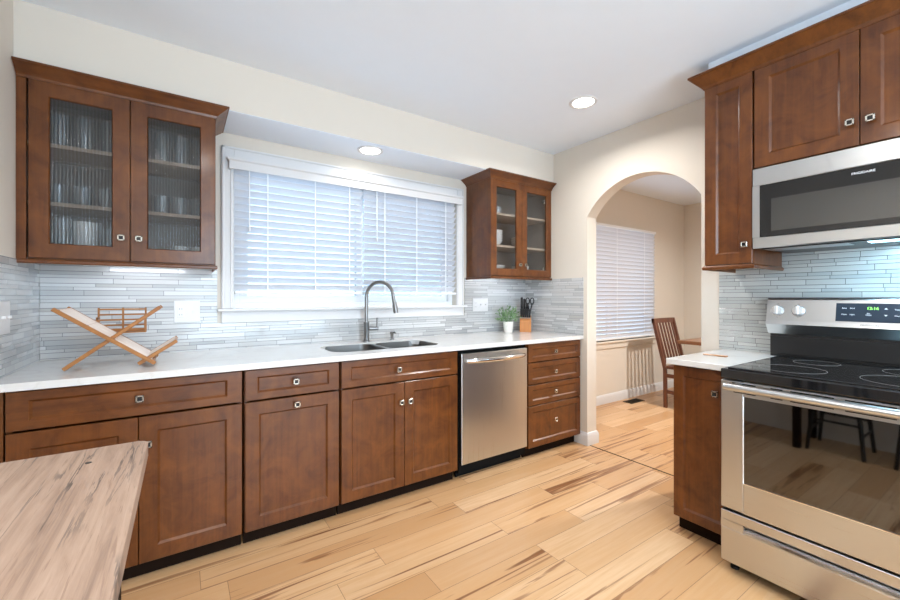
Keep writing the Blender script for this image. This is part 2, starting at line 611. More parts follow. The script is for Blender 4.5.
# ================================================================ STRUCTURE
L = 3.41; HC = 2.53; TW = .12; XE = 6.516; YR = -4.6; YD = -3.3
b = MB(); b.box(-.12, XE + .12, YR - .12, .12, -.06, 0)
struct(b.build('floor', M['floor']))
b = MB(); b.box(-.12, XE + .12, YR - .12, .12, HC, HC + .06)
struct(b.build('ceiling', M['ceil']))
b = MB(); b.box(-.12, 0, YR - .12, .12, 0, HC)
struct(b.build('wall_left', M['wall']))
# back wall (window wall), shared with the dining room
WX0, WX1, WZ0, WZ1 = .873, 2.578, 1.155, 2.10
DX0, DX1, DZ0, DZ1 = 4.00, 5.74, .72, 2.085
b = MB()
for x0, x1, z0, z1 in ((0, WX0, 0, HC), (WX0, WX1, 0, WZ0), (WX0, WX1, WZ1, HC), (WX1, DX0, 0, HC), (DX0, DX1, 0, DZ0), (DX0, DX1, DZ1, HC), (DX1, XE + .12, 0, HC)):
    b.box(x0, x1, 0, TW, z0, z1)
bmesh.ops.remove_doubles(b.bm, verts=b.bm.verts[:], dist=1e-5)
struct(b.build('wall_back', M['wall']))
b = MB(); b.box(XE, XE + TW, YD - TW, 0, 0, HC)
struct(b.build('wall_far_right', M['wall']))
b = MB(); b.box(L + TW, XE, YD - TW, YD, 0, HC)
struct(b.build('wall_dining', M['wall']))
# rear wall with a big unseen window added behind the camera for daylight fill
b = MB()
for x0, x1, z0, z1 in ((0, .6, 0, HC), (.6, 2.9, 0, .3), (.6, 2.9, 2.4, HC), (2.9, L, 0, HC)):
    b.box(x0, x1, YR - TW, YR, z0, z1)
struct(b.build('wall_front', M['wall']))
b = MB()
for z0, z1 in ((.3, .37), (2.33, 2.4)): b.box(.6, 2.9, YR - .09, YR - .03, z0, z1)
for x0, x1 in ((.6, .67), (1.715, 1.785), (2.83, 2.9)): b.box(x0, x1, YR - .09, YR - .03, .37, 2.33)
w3 = struct(b.build('window_3', M['vinyl']))
MB().box(.67, 1.715, YR - .064, YR - .058, .37, 2.33).build('window_pane', M['pane'], w3)
MB().box(1.785, 2.83, YR - .064, YR - .058, .37, 2.33).build('window_pane', M['pane'], w3)
# arch wall
AY0, AY1, AZ, AR = -.72, -1.60, 1.905, .247
ac = (AY0 + AY1) / 2; hw = (AY0 - AY1) / 2
R = (hw * hw + AR * AR) / (2 * AR); zc = AZ + AR - R
a0 = math.asin(hw / R)
arc = [(ac + R * math.sin(a0 - 2 * a0 * k / 40), zc + R * math.cos(a0 - 2 * a0 * k / 40)) for k in range(41)]
pts = [(0, 0), (0, HC), (YR, HC), (YR, 0), (AY1, 0)] + arc[::-1] + [(AY0, 0)]
wr = MB().prism(pts, 'x', L, L + TW)
struct(wr.build('wall_right', M['wall']))
# soffit
SZ, SY = 2.262, -.358
b = MB(); b.box(0, L, SY, 0, SZ, HC)
sof = struct(b.build('trim_1', M['wall']))
b = MB(); b.box(3.02, L, -2.786, -1.81, 2.4545, HC); struct(b.build('trim_3', M['ceil']))  # infill added above the crown so no dark gap shows below the ceiling
# drywall skin below the soffit takes the ceiling colour with its painted-in daylight blue
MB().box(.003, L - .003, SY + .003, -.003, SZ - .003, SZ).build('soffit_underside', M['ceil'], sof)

# baseboard around the pier and along the dining room
prof = [(0, 0), (.016, 0), (.016, .075), (.012, .088), (.007, .10), (0, .105)]
b = MB(); b.sweep([(L, -.585), (L, AY0), (L + TW, AY0), (L + TW, 0)][::-1][::-1], [(o, z) for o, z in prof])
# outward side is to the right of travel: going -y along the kitchen face the right is -x
struct(b.build('baseboard_pier', M['trim'], smooth=.5))
b = MB(); b.sweep([(L + TW + .02, 0), (XE, 0), (XE, YD)], prof)
struct(b.build('baseboard_dining', M['trim'], smooth=.5))
b = MB(); b.sweep([(L + TW, -1.60), (L, -1.60), (L, -1.735)][::-1], [(-o, z) for o, z in prof])
struct(b.build('baseboard_right', M['trim'], smooth=.5))
# floor transition strip under the arch
b = MB(); b.box(L + .012, L + .022, AY1, AY0 - .016, -.001, .002)
struct(b.build('trim_2', M['bronze']))

# ---------------------------------------------------------------- kitchen window
w = MB()
w.box(WX0 - .068, WX0, -.02, -.0005, 1.166, 2.173, .003)
w.box(WX1, WX1 + .068, -.02, -.0005, 1.166, 2.173, .003)
w.box(WX0, WX1, -.02, -.0005, WZ1, 2.173, .003)
for s, x in ((1, WX0 - .064), (-1, WX1 + .064)):      # raised outer moulding
    w.box(x, x + s * .014, -.028, -.02, 1.166, 2.173, .003)
    w.box(x + s * .045, x + s * .055, -.025, -.02, 1.166, 2.105, .003)
w.box(WX0 - .064, WX1 + .064, -.028, -.02, 2.159, 2.173, .003)
win1 = struct(w.build('window_1', M['trim']))
s_ = MB(); s_.box(WX0 - .088, WX1 + .088, -.05, -.0005, 1.148, 1.166, .004, 2)
s_.box(WX0, WX1, -.001, .055, 1.156, 1.166)
s_.build('window_sill', M['trim'], win1)
s_ = MB(); s_.box(WX0 - .066, WX1 + .066, -.02, -.0005, 1.076, 1.148, .003)
s_.build('apron', M['trim'], win1)
f = MB()
f.box(WX0, WX1, .06, .115, 1.166, 1.20, .002); f.box(WX0, WX1, .06, .115, 2.06, WZ1)
f.box(WX0, WX0 + .04, .06, .115, 1.20, 2.06); f.box(WX1 - .04, WX1, .06, .115, 1.20, 2.06)
for x0, x1, y in ((WX0 + .04, 1.755, .065), (1.70, WX1 - .04, .09)):
    f.box(x0, x1, y, y + .022, 1.20, 1.245, .002); f.box(x0, x1, y, y + .022, 2.02, 2.06, .002)
    f.box(x0, x0 + .05, y, y + .022, 1.245, 2.02, .002); f.box(x1 - .05, x1, y, y + .022, 1.245, 2.02, .002)
f.build('window_frame', M['vinyl'], win1)
MB().box(WX0 + .09, 1.705, .074, .078, 1.245, 2.02).build('window_pane', M['lowe'], win1)
MB().box(1.75, WX1 - .09, .099, .103, 1.245, 2.02).build('window_pane', M['lowe'], win1)

MB().box(1.76, WX1 - .02, .112, .1135, 1.17, 2.09).build('insect_screen', M['screen'], win1)

def slats(x0, x1, y, z0, z1, pitch, wdt, ang, mat, parent):
    m = MB()
    n = int(round((z1 - z0) / pitch))
    for i in range(n + 1):
        z = z0 + (z1 - z0) * i / n
        t = bmesh.new()
        K = 4
        vs = []
        for k in range(K + 1):
            q = (k / K - .5) * wdt
            cr = .003 * (1 - (2 * q / wdt) ** 2)
            yy = y + q * math.cos(ang) - cr * math.sin(ang)
            z2 = z + q * math.sin(ang) + cr * math.cos(ang)
            ny, nz = -math.sin(ang) * .0013, math.cos(ang) * .0013
            vs.append([t.verts.new((x, yy + s * ny, z2 + s * nz)) for x in (x0, x1) for s in (1, -1)])
        for a_, b_ in zip(vs, vs[1:]):
            t.faces.new((a_[0], a_[2], b_[2], b_[0])); t.faces.new((a_[1], b_[1], b_[3], a_[3]))
            t.faces.new((a_[0], b_[0], b_[1], a_[1])); t.faces.new((a_[2], a_[3], b_[3], b_[2]))
        t.faces.new((vs[0][0], vs[0][1], vs[0][3], vs[0][2])); t.faces.new((vs[-1][0], vs[-1][2], vs[-1][3], vs[-1][1]))
        m.merge(t)
    o = m.build('slats', mat, parent)
    return o

SL_ANG = math.radians(-43)
def blind(label, x0, x1, y, z0, z1, cords, wand, pitch=.0455, wdt=.05, ang=SL_ANG):
    t = thing('horizontal_blind', label, 'window blind', ((x0 + x1) / 2, y, z0))
    MB().box(x0, x1, y - .025, y + .025, z1 - .03, z1, .003).build('headrail', M['vinyl'], t)
    slats(x0, x1, y, z0 + .045, z1 - .055, pitch, wdt, ang, M['slat'], t)
    MB().box(x0, x1, y - .025, y + .025, z0, z0 + .018, .004).build('bottom_rail', M['vinyl'], t)
    for c in cords:
        MB().box(c - .0035, c + .0035, y - .0295, y - .0285, z0 + .01, z1 - .03).build('ladder_tape', M['vinyl'], t)
    if wand:
        MB().tube([(wand, y - .036, z1 - .03), (wand, y - .038, z1 - .40)], .004, 8).build('cord', M['vinyl'], t)
        MB().lathe([(0, 0), (.006, .002), (.007, .02), (.003, .04), (0, .042)], (wand, y - .038, z1 - .44), 10).build('tassel', M['white'], t)
    return t
BY = .012
blind('white slatted blind on the left half of the window above the sink', WX0 + .006, 1.722, BY, 1.257, 2.095, (1.07, 1.375, 1.62), .96)
blind('white slatted blind on the right half of the window above the sink', 1.738, WX1 - .006, BY, 1.257, 2.095, (1.90, 2.18, 2.46), 1.83)
v = MB(); v.sweep([(WX0 - .028, -.022), (WX0 - .028, -.058), (WX1 + .028, -.058), (WX1 + .028, -.022)],
                  [(0, 2.03), (0, 2.078), (.010, 2.086), (.010, 2.100), (-.014, 2.10), (-.014, 2.092), (-.008, 2.085), (-.008, 2.03)])
tag(v.build('valance', M['trim']), 'white moulded valance running along the top of the sink window blinds', 'valance')

# dining window
w = MB()
w.box(DX0, DX1 + .0, .05, .115, DZ0, DZ0 + .05); w.box(DX0, DX1, .05, .115, DZ1 - .05, DZ1)
w.box(DX0, DX0 + .05, .05, .115, DZ0 + .05, DZ1 - .05); w.box(DX1 - .05, DX1, .05, .115, DZ0 + .05, DZ1 - .05)
w.box(4.84, 4.90, .06, .10, DZ0 + .05, DZ1 - .05)
win2 = struct(w.build('window_2', M['vinyl']))
MB().box(DX0 + .05, 4.84, .078, .082, DZ0 + .05, DZ1 - .05).build('window_pane', M['lowe'], win2)
MB().box(4.90, DX1 - .05, .078, .082, DZ0 + .05, DZ1 - .05).build('window_pane', M['lowe'], win2)
s_ = MB(); s_.box(DX0 - .04, DX1 + .03, -.04, 0, DZ0 - .02, DZ0, .004)
s_.box(DX0, DX1, -.0, .05, DZ0 - .02, DZ0)
s_.box(DX0 - .02, DX1 + .01, -.018, 0, DZ0 - .085, DZ0 - .02, .003)
s_.build('window_sill', M['wall'], win2)
blind('white slatted blind over the dining room window seen through the arch', DX0 + .01, DX1 - .01, -.006, DZ0 + .015, DZ1 - .004, (4.3, 4.87, 5.45), None, .046, .05, math.radians(-64))

# ================================================================ CABINET BUILDERS
def front(u0, u1, z0, z1, fpl, axis, mat, fw=.06, th=.02, rec=.009, glass=None, name='door', parent=None, ch=.009, label=None, fh=None):
    """shaker front. axis 'y': face looks to -y at y=fpl, u is x. axis 'x': face looks to -x at x=fpl, u is y."""
    t = bmesh.new()
    def P(u, z, d):          # d = depth behind the face
        return (u, fpl + d, z) if axis == 'y' else (fpl + d, u, z)
    bv = .0018
    fh = fw if fh is None else fh
    def rect(i, d, j=None):
        j = i if j is None else j
        return [t.verts.new(P(a, c, d)) for a, c in ((u0 + i, z0 + j), (u1 - i, z0 + j), (u1 - i, z1 - j), (u0 + i, z1 - j))]
    if glass is None:
        R_ = [rect(0, th), rect(0, bv), rect(bv, 0), rect(fw, 0, fh), rect(fw + ch, rec, fh + ch)]
        for a_, b_ in zip(R_, R_[1:]):
            for k in range(4):
                t.faces.new((a_[k], a_[(k + 1) % 4], b_[(k + 1) % 4], b_[k]))
        t.faces.new(R_[-1]); t.faces.new(R_[0][::-1])
    else:
        R_ = [rect(0, th), rect(0, bv), rect(bv, 0), rect(fw, 0), rect(fw + .004, .006), rect(fw + .004, th)]
        for a_, b_ in zip(R_, R_[1:] + R_[:1]):
            for k in range(4):
                t.faces.new((a_[k], a_[(k + 1) % 4], b_[(k + 1) % 4], b_[k]))
    m = MB(); m.merge(t)
    o = m.build(name, mat, parent, label=label)
    if glass == 'fluted':
        g = MB(); t = bmesh.new()
        a0_, a1_ = u0 + fw + .004, u1 - fw - .004
        n = max(3, int(round((a1_ - a0_) / .0125)))
        K = 6
        prev = None
        yb = fpl + .017
        cols = []
        for i in range(n):
            for k in range(K):
                u = a0_ + (a1_ - a0_) * (i + k / K) / n
                cols.append((u, fpl + .0125 - .0045 * math.sin(PI * k / K)))
        cols.append((a1_, fpl + .0125))
        F = [[t.verts.new((u, y, z)) for z in (z0 + fw + .004, z1 - fw - .004)] for u, y in cols]
        for p, q in zip(F, F[1:]):
            fc = t.faces.new((p[0], q[0], q[1], p[1])); fc.smooth = True
        bmesh.ops.recalc_face_normals(t, faces=t.faces[:])
        g.bm = t
        g.build('glass_pane', M['fluted'], o, label='ribbed glass pane', smooth=.6)
    elif glass == 'plain':
        MB().box(u0 + fw + .004, u1 - fw - .004, fpl + .010, fpl + .013, z0 + fw + .004, z1 - fw - .004).build('glass_pane', M['cabglass'], o)
    return o

def knob(u, z, fpl, axis, parent, s=.0145):
    """square nickel knob with a dark sunk centre"""
    def B(m, d0, d1, s0, s1=None):
        if axis == 'y': m.box(u - s0, u + s0, fpl - d1, fpl - d0, z - s0, z + s0, .0015)
        else: m.box(fpl - d1, fpl - d0, u - s0, u + s0, z - s0, z + s0, .0015)
    m = MB()
    B(m, 0, .014, .005)
    B(m, .014, .018, s)
    for du, dz, a_, c_ in ((-1, 0, .003, s), (1, 0, .003, s), (0, -1, s, .003), (0, 1, s, .003)):
        uu, zz = u + du * (s - .003), z + dz * (s - .003)
        if axis == 'y': m.box(uu - a_, uu + a_, fpl - .024, fpl - .018, zz - c_, zz + c_, .0008)
        else: m.box(fpl - .024, fpl - .018, uu - a_, uu + a_, zz - c_, zz + c_, .0008)
    o = m.build('knob', M['nickel'], parent)
    m = MB(); s2 = s - .0065
    if axis == 'y': m.box(u - s2, u + s2, fpl - .0195, fpl - .018, z - s2, z + s2)
    else: m.box(fpl - .0195, fpl - .018, u - s2, u + s2, z - s2, z + s2)
    m.build('knob_centre', M['black'], o)
    return o

FY = -.663; CT = .884; KZ = .079; KY = -.60
def base_shell(x0, x1, label, panel=M['cab']):
    t = thing('base_cabinet', label, 'cabinet', ((x0 + x1) / 2, -.33, 0))
    b = MB(); e = .0015
    b.box(x0 + e, x0 + .018, FY + .022, -.012, KZ, CT - .002)
    b.box(x1 - .018, x1 - e, FY + .022, -.012, KZ, CT - .002)
    b.box(x0 + .018, x1 - .018, FY + .03, -.012, KZ, KZ + .018)
    b.box(x0 + .018, x1 - .018, -.024, -.012, KZ + .018, CT - .002)
    b.box(x0 + .018, x1 - .018, FY + .022, FY + .04, CT - .03, CT - .002)
    b.build('cabinet_body', M['cab'], t)
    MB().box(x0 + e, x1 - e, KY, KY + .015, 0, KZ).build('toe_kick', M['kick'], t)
    return t
G = .004
# left cabinet: wide drawer over two doors
c = base_shell(.048, .851, 'brown base cabinet below the folding rack, one wide drawer over two doors')
dr = front(.048 + G, .851 - G, .727, .876, FY, 'y', M['cabx'], .062, fh=.035, name='drawer', parent=c); knob(.454, .802, FY, 'y', dr)
d = front(.048 + G, .4485 - .0015, .083, .718, FY, 'y', M['cab'], .064, parent=c); knob(.415, .60, FY, 'y', d)
d = front(.4485 + .0015, .851 - G, .083, .718, FY, 'y', M['cab'], .064, parent=c); knob(.482, .60, FY, 'y', d)
# filler at the wall
fl = MB().box(.001, .044, FY + .012, FY + .03, KZ, CT - .002).build('filler_strip', M['cab'])
tag(fl, 'narrow brown filler strip between the left wall and the first base cabinet', 'filler strip')
# pull-out cabinet
c = base_shell(.857, 1.331, 'brown base cabinet left of the sink cabinet, one drawer over a single wide door')
dr = front(.857 + G, 1.331 - G, .727, .876, FY, 'y', M['cabx'], .055, fh=.035, name='drawer', parent=c); knob(1.096, .80, FY, 'y', dr)
d = front(.857 + G, 1.331 - G, .083, .718, FY, 'y', M['cab'], .062, parent=c); knob(1.102, .68, FY, 'y', d)
# sink cabinet
c = base_shell(1.337, 2.133, 'brown base cabinet directly under the sink, false drawer over two doors')
dr = front(1.337 + G, 2.133 - G, .727, .876, FY, 'y', M['cabx'], .055, fh=.035, name='drawer_front', parent=c); knob(1.690, .80, FY, 'y', dr)
d = front(1.337 + G, 1.7335 - .0015, .083, .718, FY, 'y', M['cab'], .060, parent=c); knob(1.706, .60, FY, 'y', d)
d = front(1.7335 + .0015, 2.133 - G, .083, .718, FY, 'y', M['cab'], .060, parent=c); knob(1.766, .60, FY, 'y', d)
# drawer cabinet
c = base_shell(2.783, 3.406, 'brown four-drawer base cabinet between the dishwasher and the arch')
for z0, z1, kz in ((.738, .876, .806), (.567, .730, .646), (.406, .559, .487), (.083, .398, .262)):
    dr = front(2.783 + G, 3.406 - .012, z0, z1, FY, 'y', M['cabx'] if z1 - z0 < .2 else M['cab'], .045, fh=.036 if z1 - z0 < .2 else .045, name='drawer', parent=c)
    knob(3.075, kz, FY, 'y', dr, .0135)

# dishwasher
t = thing('dishwasher', 'stainless steel dishwasher with a bowed bar handle between two wooden cabinets', 'dishwasher', (2.463, -.33, 0))
MB().box(2.158, 2.778, FY + .03, -.02, .04, CT - .004).build('tub', M['gap'], t)
MB().box(2.163, 2.773, FY, FY + .028, .105, .853, .004, 2).build('door', M['steelv'], t)
m = MB(); m.tube([(2.20 + .53 * k / 16, FY - .012 - .040 * math.sin(PI * k / 16) ** .8, .806) for k in range(17)], [.014] + [.019] * 15 + [.014], 14)
m.box(2.196, 2.216, FY - .016, FY + .001, .795, .817, .003); m.box(2.714, 2.734, FY - .016, FY + .001, .795, .817, .003)
m.build('handle', M['chrome'], t, smooth=SM, label='polished bowed bar handle')
MB().box(2.163, 2.773, KY + .01, KY + .02, 0, .10).build('kick_plate', M['gap'], t)

# countertop with the sink cut out
def rrect(x0, x1, y0, y1, r, n=8):
    o = []
    for cx_, cy_, a in ((x1 - r, y1 - r, 0), (x0 + r, y1 - r, PI / 2), (x0 + r, y0 + r, PI), (x1 - r, y0 + r, 1.5 * PI)):
        for k in range(n + 1):
            q = a + PI / 2 * k / n
            o.append((cx_ + r * math.cos(q), cy_ + r * math.sin(q)))
    return o
CX0, CX1, CY0 = .002, L - .002, -.685
SKX0, SKX1, SKY0, SKY1 = 1.337, 2.085, -.555, -.185
def counter():
    t = bmesh.new()
    hole = rrect(SKX0, SKX1, SKY0, SKY1, .09)
    e = []
    for pts_ in ([(CX0, CY0), (CX1, CY0), (CX1, -.002), (CX0, -.002)], hole):
        vs = [t.verts.new((x, y, .914)) for x, y in pts_]
        for i in range(len(vs)):
            e.append(t.edges.new((vs[i], vs[(i + 1) % len(vs)])))
    bmesh.ops.triangle_fill(t, edges=e, use_beauty=True, use_dissolve=False)
    # remove any face that fills the hole
    for f_ in t.faces[:]:
        c_ = f_.calc_center_median()
        if all(any((v.co.x - hx) ** 2 + (v.co.y - hy) ** 2 < 1e-10 for hx, hy in hole) for v in f_.verts):
            t.faces.remove(f_)
    r = bmesh.ops.extrude_face_region(t, geom=t.faces[:])
    bmesh.ops.translate(t, verts=[v for v in r['geom'] if isinstance(v, bmesh.types.BMVert)], vec=(0, 0, -.03))
    m = MB(); m.merge(t)
    return m
tag(counter().build('countertop', M['quartz']), 'long white quartz countertop running under the window with the sink set in it', 'countertop')

# sink
t = thing('kitchen_sink', 'stainless double-bowl undermount sink below the window', 'sink', ((SKX0 + SKX1) / 2, -.37, .70))
def bowl(x0, x1, y0, y1, name):
    m = bmesh.new()
    loops = []
    for ins, z, r in ((0, .880, .075), (0, .9085, .075), (.002, .9085, .073), (.004, .86, .07), (.012, .72, .065), (.035, .705, .05)):
        loops.append([m.verts.new((x, y, z)) for x, y in rrect(x0 + ins, x1 - ins, y0 + ins, y1 - ins, r, 6)])
    for a_, b_ in zip(loops, loops[1:]):
        n = len(a_)
        for k in range(n):
            m.faces.new((a_[k], a_[(k + 1) % n], b_[(k + 1) % n], b_[k]))
    m.faces.new(loops[-1])
    q = MB(); q.merge(m)
    o = q.build(name, M['sink'], t, smooth=.7)
    MB().lathe([(0, .002), (.03, .002), (.042, .004), (.045, .0)], ((x0 + x1) / 2, (y0 + y1) / 2, .7055), 20).build('drain', M['chrome'], o, smooth=SM)
bowl(1.3385, 1.697, -.5535, -.1865, 'basin')
bowl(1.722, 2.0835, -.5535, -.1865, 'basin')
MB().box(1.690, 1.729, -.552, -.188, .880, .9075, .004, 2).build('divider', M['sink'], t)

# faucet
FX, FYY = 1.722, -.085
t = thing('faucet', 'brushed steel gooseneck faucet with side lever behind the sink', 'faucet', (FX, FYY, .914))
MB().lathe([(0, 0), (.028, 0), (.028, .006), (.020, .010), (.0195, .125), (.021, .130), (.021, .142), (.017, .146), (0, .146)], (FX, FYY, .914), 24).build('body', M['faucet'], t, smooth=SM)
RN = .108; zt = 1.238
ux, uy = .62, -.78
n_ = math.hypot(ux, uy); ux /= n_; uy /= n_
path = [(FX, FYY, 1.05), (FX, FYY, 1.15), (FX, FYY, zt - .02)]
for k in range(0, 15):
    a = PI * k / 15
    d_ = RN - RN * math.cos(a)
    path.append((FX + ux * d_, FYY + uy * d_, zt + RN * math.sin(a)))
path.append((FX + ux * 2 * RN, FYY + uy * 2 * RN, zt - .005))
path.append((FX + ux * (2 * RN + .008), FYY + uy * (2 * RN + .008), zt - .05))
MB().tube(path, .0125, 16).build('spout', M['faucet'], t, smooth=SM)
hx, hy = FX + ux * (2 * RN + .009), FYY + uy * (2 * RN + .009)
MB().tube([(hx, hy, zt - .035), (hx + ux * .004, hy + uy * .004, zt - .065), (hx + ux * .012, hy + uy * .012, zt - .115)], [.014, .0175, .0165], 16).build('spray_head', M['faucet'], t, smooth=SM)
h = MB().tube([(FX + .02, FYY, 1.005), (FX + .085, FYY - .01, 1.005)], .0135, 14)
h.build('handle_joint', M['faucet'], t, smooth=SM)
MB().tube([(FX + .078, FYY - .01, 1.01), (FX + .080, FYY - .012, 1.05), (FX + .080, FYY - .014, 1.085)], [.009, .007, .008], 12).build('lever', M['faucet'], t, smooth=SM)
# soap dispenser
t = thing('soap_dispenser', 'small steel soap pump beside the faucet', 'soap dispenser', (1.925, -.09, .914))
MB().lathe([(0, 0), (.018, 0), (.018, .006), (.012, .01), (.012, .04), (.015, .045), (.015, .062), (0, .064)], (1.925, -.09, .914), 18).build('pump_body', M['faucet'], t, smooth=SM)
MB().tube([(1.925, -.09, .968), (1.935, -.115, .972), (1.937, -.125, .965)], .006, 10).build('nozzle', M['faucet'], t, smooth=SM)

# ================================================================ WALL CABINETS, window wall
UF = -.338
def upper(x0, x1, label, kind, xs):
    z0, z1 = 1.408, 2.218
    t = thing('wall_cabinet', label, 'cabinet', ((x0 + x1) / 2, UF / 2, z0))
    b = MB()
    b.box(x0, x0 + .018, UF + .020, -.004, z0, z1, .001)
    b.box(x1 - .018, x1, UF + .020, -.004, z0, z1, .001)
    b.box(x0 + .018, x1 - .018, UF + .020, -.004, z0 + .0, z0 + .018)
    b.box(x0 + .018, x1 - .018, UF + .020, -.004, z1 - .018, z1)
    b.box(x0, x0 + max(xs - .005, .003), UF + .001, UF + .020, z0, z1)
    b.build('cabinet_body', M['cab'], t)
    b = MB()
    b.box(x0 + .018, x1 - .018, -.014, -.006, z0 + .018, z1 - .018)
    b.box(x0 + .0181, x0 + .021, UF + .024, -.014, z0 + .018, z1 - .018)
    b.box(x1 - .021, x1 - .0181, UF + .024, -.014, z0 + .018, z1 - .018)
    b.box(x0 + .021, x1 - .021, UF + .024, -.014, z0 + .0181, z0 + .021)
    b.box(x0 + .021, x1 - .021, UF + .024, -.014, z1 - .021, z1 - .0181)
    b.build('lining', M['cab_in'], t, label='greyish inside lining')
    shz = (1.675, 1.943)
    for z in shz:
        MB().box(x0 + .022, x1 - .022, UF + .035, -.016, z - .018, z, .001).build('shelf', M['shelf'], t)
    xa = x0 + (xs + .001 if xs else G)
    xm = {'L': .3935, 'R': 3.035}[kind]
    gk = 'fluted' if kind == 'L' else 'plain'
    fw = .064 if kind == 'L' else .058
    d1 = front(xa + .001, xm - .0015, z0 + .006, z1 - .010, UF, 'y', M['cab'], fw, .018, glass=gk, parent=t)
    d2 = front(xm + .0015, x1 - G, z0 + .006, z1 - .010, UF, 'y', M['cab'], fw, .018, glass=gk, parent=t)
    kz = 1.525 if kind == 'L' else 1.512
    knob(xm - .034, kz, UF, 'y', d1, .014); knob(xm + .034, kz, UF, 'y', d2, .014)
    if kind == 'R':
        for z in (2.10, 1.49):
            MB().box(x1 - .075, x1 - .062, UF + .021, UF + .04, z - .018, z + .018, .002).build('hinge', M['nickel'], t)
    # light rail under the cabinet and crown on top
    lr = [(0, 1.388), (.005, 1.388), (.008, 1.393), (.008, 1.402), (.002, 1.408), (0, 1.408)]
    cr = [(0, 2.205), (.004, 2.205), (.008, 2.216), (.018, 2.226), (.034, 2.238), (.048, 2.248), (.055, 2.254), (.060, 2.254), (.060, 2.2615), (0, 2.2615)]
    if kind == 'L':
        p = [(x0 + .001, UF), (x1, UF), (x1, -.004)]
        sg = 1
    else:
        p = [(x0, -.004), (x0, UF), (x1, UF)]
        sg = 1
    MB().sweep(p, cr).build('crown_moulding', M['cabx'], t)
    MB().sweep(p, lr).build('light_rail', M['cabx'], t)
    return t
M['shelf'] = wood('cabinet_shelf', (0.46, 0.36, 0.28), (0.38, 0.29, 0.22), 'x', .4, .1)
upper(.002, .757, 'brown wall cabinet left of the window with ribbed glass doors and glassware', 'L', .036)
upper(2.686, 3.404, 'small brown wall cabinet right of the window with clear glass doors and white dishes', 'R', 0)

# glassware
def tumbler(r, h, label, cat='glass', name='drinking_glass', group=None, mat=None):
    m = MB()
    m.lathe([(0, 0), (r * .82, 0), (r * .86, .003), (r, h), (r - .002, h), (r * .84 - .001, .012), (0, .011)], (0, 0, 0), 20)
    o = m.build(name, mat or M['tumbler'], smooth=.7)
    o['label'] = label; o['category'] = cat
    if group: o['group'] = group
    return o
used = {}
def put(proto, x, y, z, label, group):
    if proto.name not in used:
        used[proto.name] = 1; o = proto
    else:
        o = copy_tree(proto)
    o.location = (x, y, z); o['label'] = label; o['group'] = group
    return o
tall = tumbler(.034, .165, '', 'glass')
ordn = ['leftmost', 'second from left', 'third from left']
for door, xs_ in (('left', (.118, .205, .297)), ('right', (.518, .600, .682))):
    for i, x in enumerate(xs_):
        put(tall, x, -.20, 1.943, 'tall clear tumbler, %s on the top shelf, %s ribbed glass door' % (ordn[i], door), 'tumblers on the top shelf of the left wall cabinet')
mid = tumbler(.036, .10, '', 'glass')
for door, xs_ in (('left', (.112, .200, .290)), ('right', (.515, .595, .675))):
    for i, x in enumerate(xs_):
        put(mid, x, -.20, 1.675, 'short clear glass, %s on the middle shelf, %s ribbed glass door' % (ordn[i], door), 'glasses on the middle shelf of the left wall cabinet')
pit = tumbler(.042, .185, 'tall clear glass vase, leftmost on the bottom shelf behind left ribbed door', 'vase', 'glass_vase')
pit.location = (.125, -.19, 1.430)
pit = tumbler(.046, .175, 'white ceramic canister on the bottom shelf behind the left ribbed glass door', 'canister', 'canister', mat=M['ceramic'])
pit.location = (.208, -.19, 1.430)
pit = tumbler(.036, .15, 'clear glass carafe, right of the canister on the bottom shelf', 'carafe', 'glass_carafe')
pit.location = (.300, -.19, 1.430)
sm = tumbler(.032, .085, '', 'cup', 'cup', mat=M['ceramic'])
for i, x in enumerate((.600, .680)):
    put(sm, x, -.19, 1.430, 'small white cup, %s on the bottom shelf behind right ribbed door' % ('left one' if i == 0 else 'right one'), 'white cups in the left wall cabinet')

# dishes in the right cabinet
def dish(prof, name, label, cat):
    o = MB().lathe(prof, (0, 0, 0), 28).build(name, M['ceramic'], smooth=.7)
    o['label'] = label; o['category'] = cat
    return o
bp = dish([(0, 0), (.035, 0), (.04, .006), (.072, .05), (.070, .051), (.036, .010), (0, .009)], 'bowl', '', 'bowl')
nm = ['lowest', 'second from the bottom', 'third from the bottom', 'fourth from the bottom', 'topmost']
for i in range(5):
    put(bp, 2.852, -.19, 1.6755 + i * .021, 'white bowl, %s of the taller stack behind clear glass' % nm[i], 'stacked white bowls')
for i in range(3):
    put(bp, 3.135, -.19, 1.6755 + i * .021, 'white bowl, %s of the shorter stack behind clear glass' % ['lowest', 'middle one', 'topmost'][i], 'stacked white bowls')
pp = dish([(0, 0), (.06, 0), (.065, .004), (.105, .014), (.104, .016), (.062, .007), (0, .006)], 'plate', '', 'plate')
for i in range(6):
    put(pp, 2.855, -.17, 1.4295 + i * .0125, 'white dinner plate, %s in the stack behind clear glass' % ['lowest', 'second from the bottom', 'third from the bottom', 'third from the top', 'second from the top', 'topmost'][i], 'stacked white dinner plates')
o = dish([(0, 0), (.045, 0), (.06, .012), (.075, .05), (.078, .085), (.075, .085), (.070, .05), (.055, .018), (0, .012)], 'serving_bowl', 'deep white serving bowl on the bottom shelf behind the right clear glass door', 'bowl')
o.location = (3.165, -.18, 1.4295)
mg = tumbler(.034, .075, '', 'glass')
for i, x in enumerate((2.80, 2.885)):
    put(mg, x, -.19, 1.9435, 'small clear glass, %s on the top shelf of the clear glass cabinet' % ('left one' if i == 0 else 'right one'), 'small glasses on the top shelf of the right cabinet')

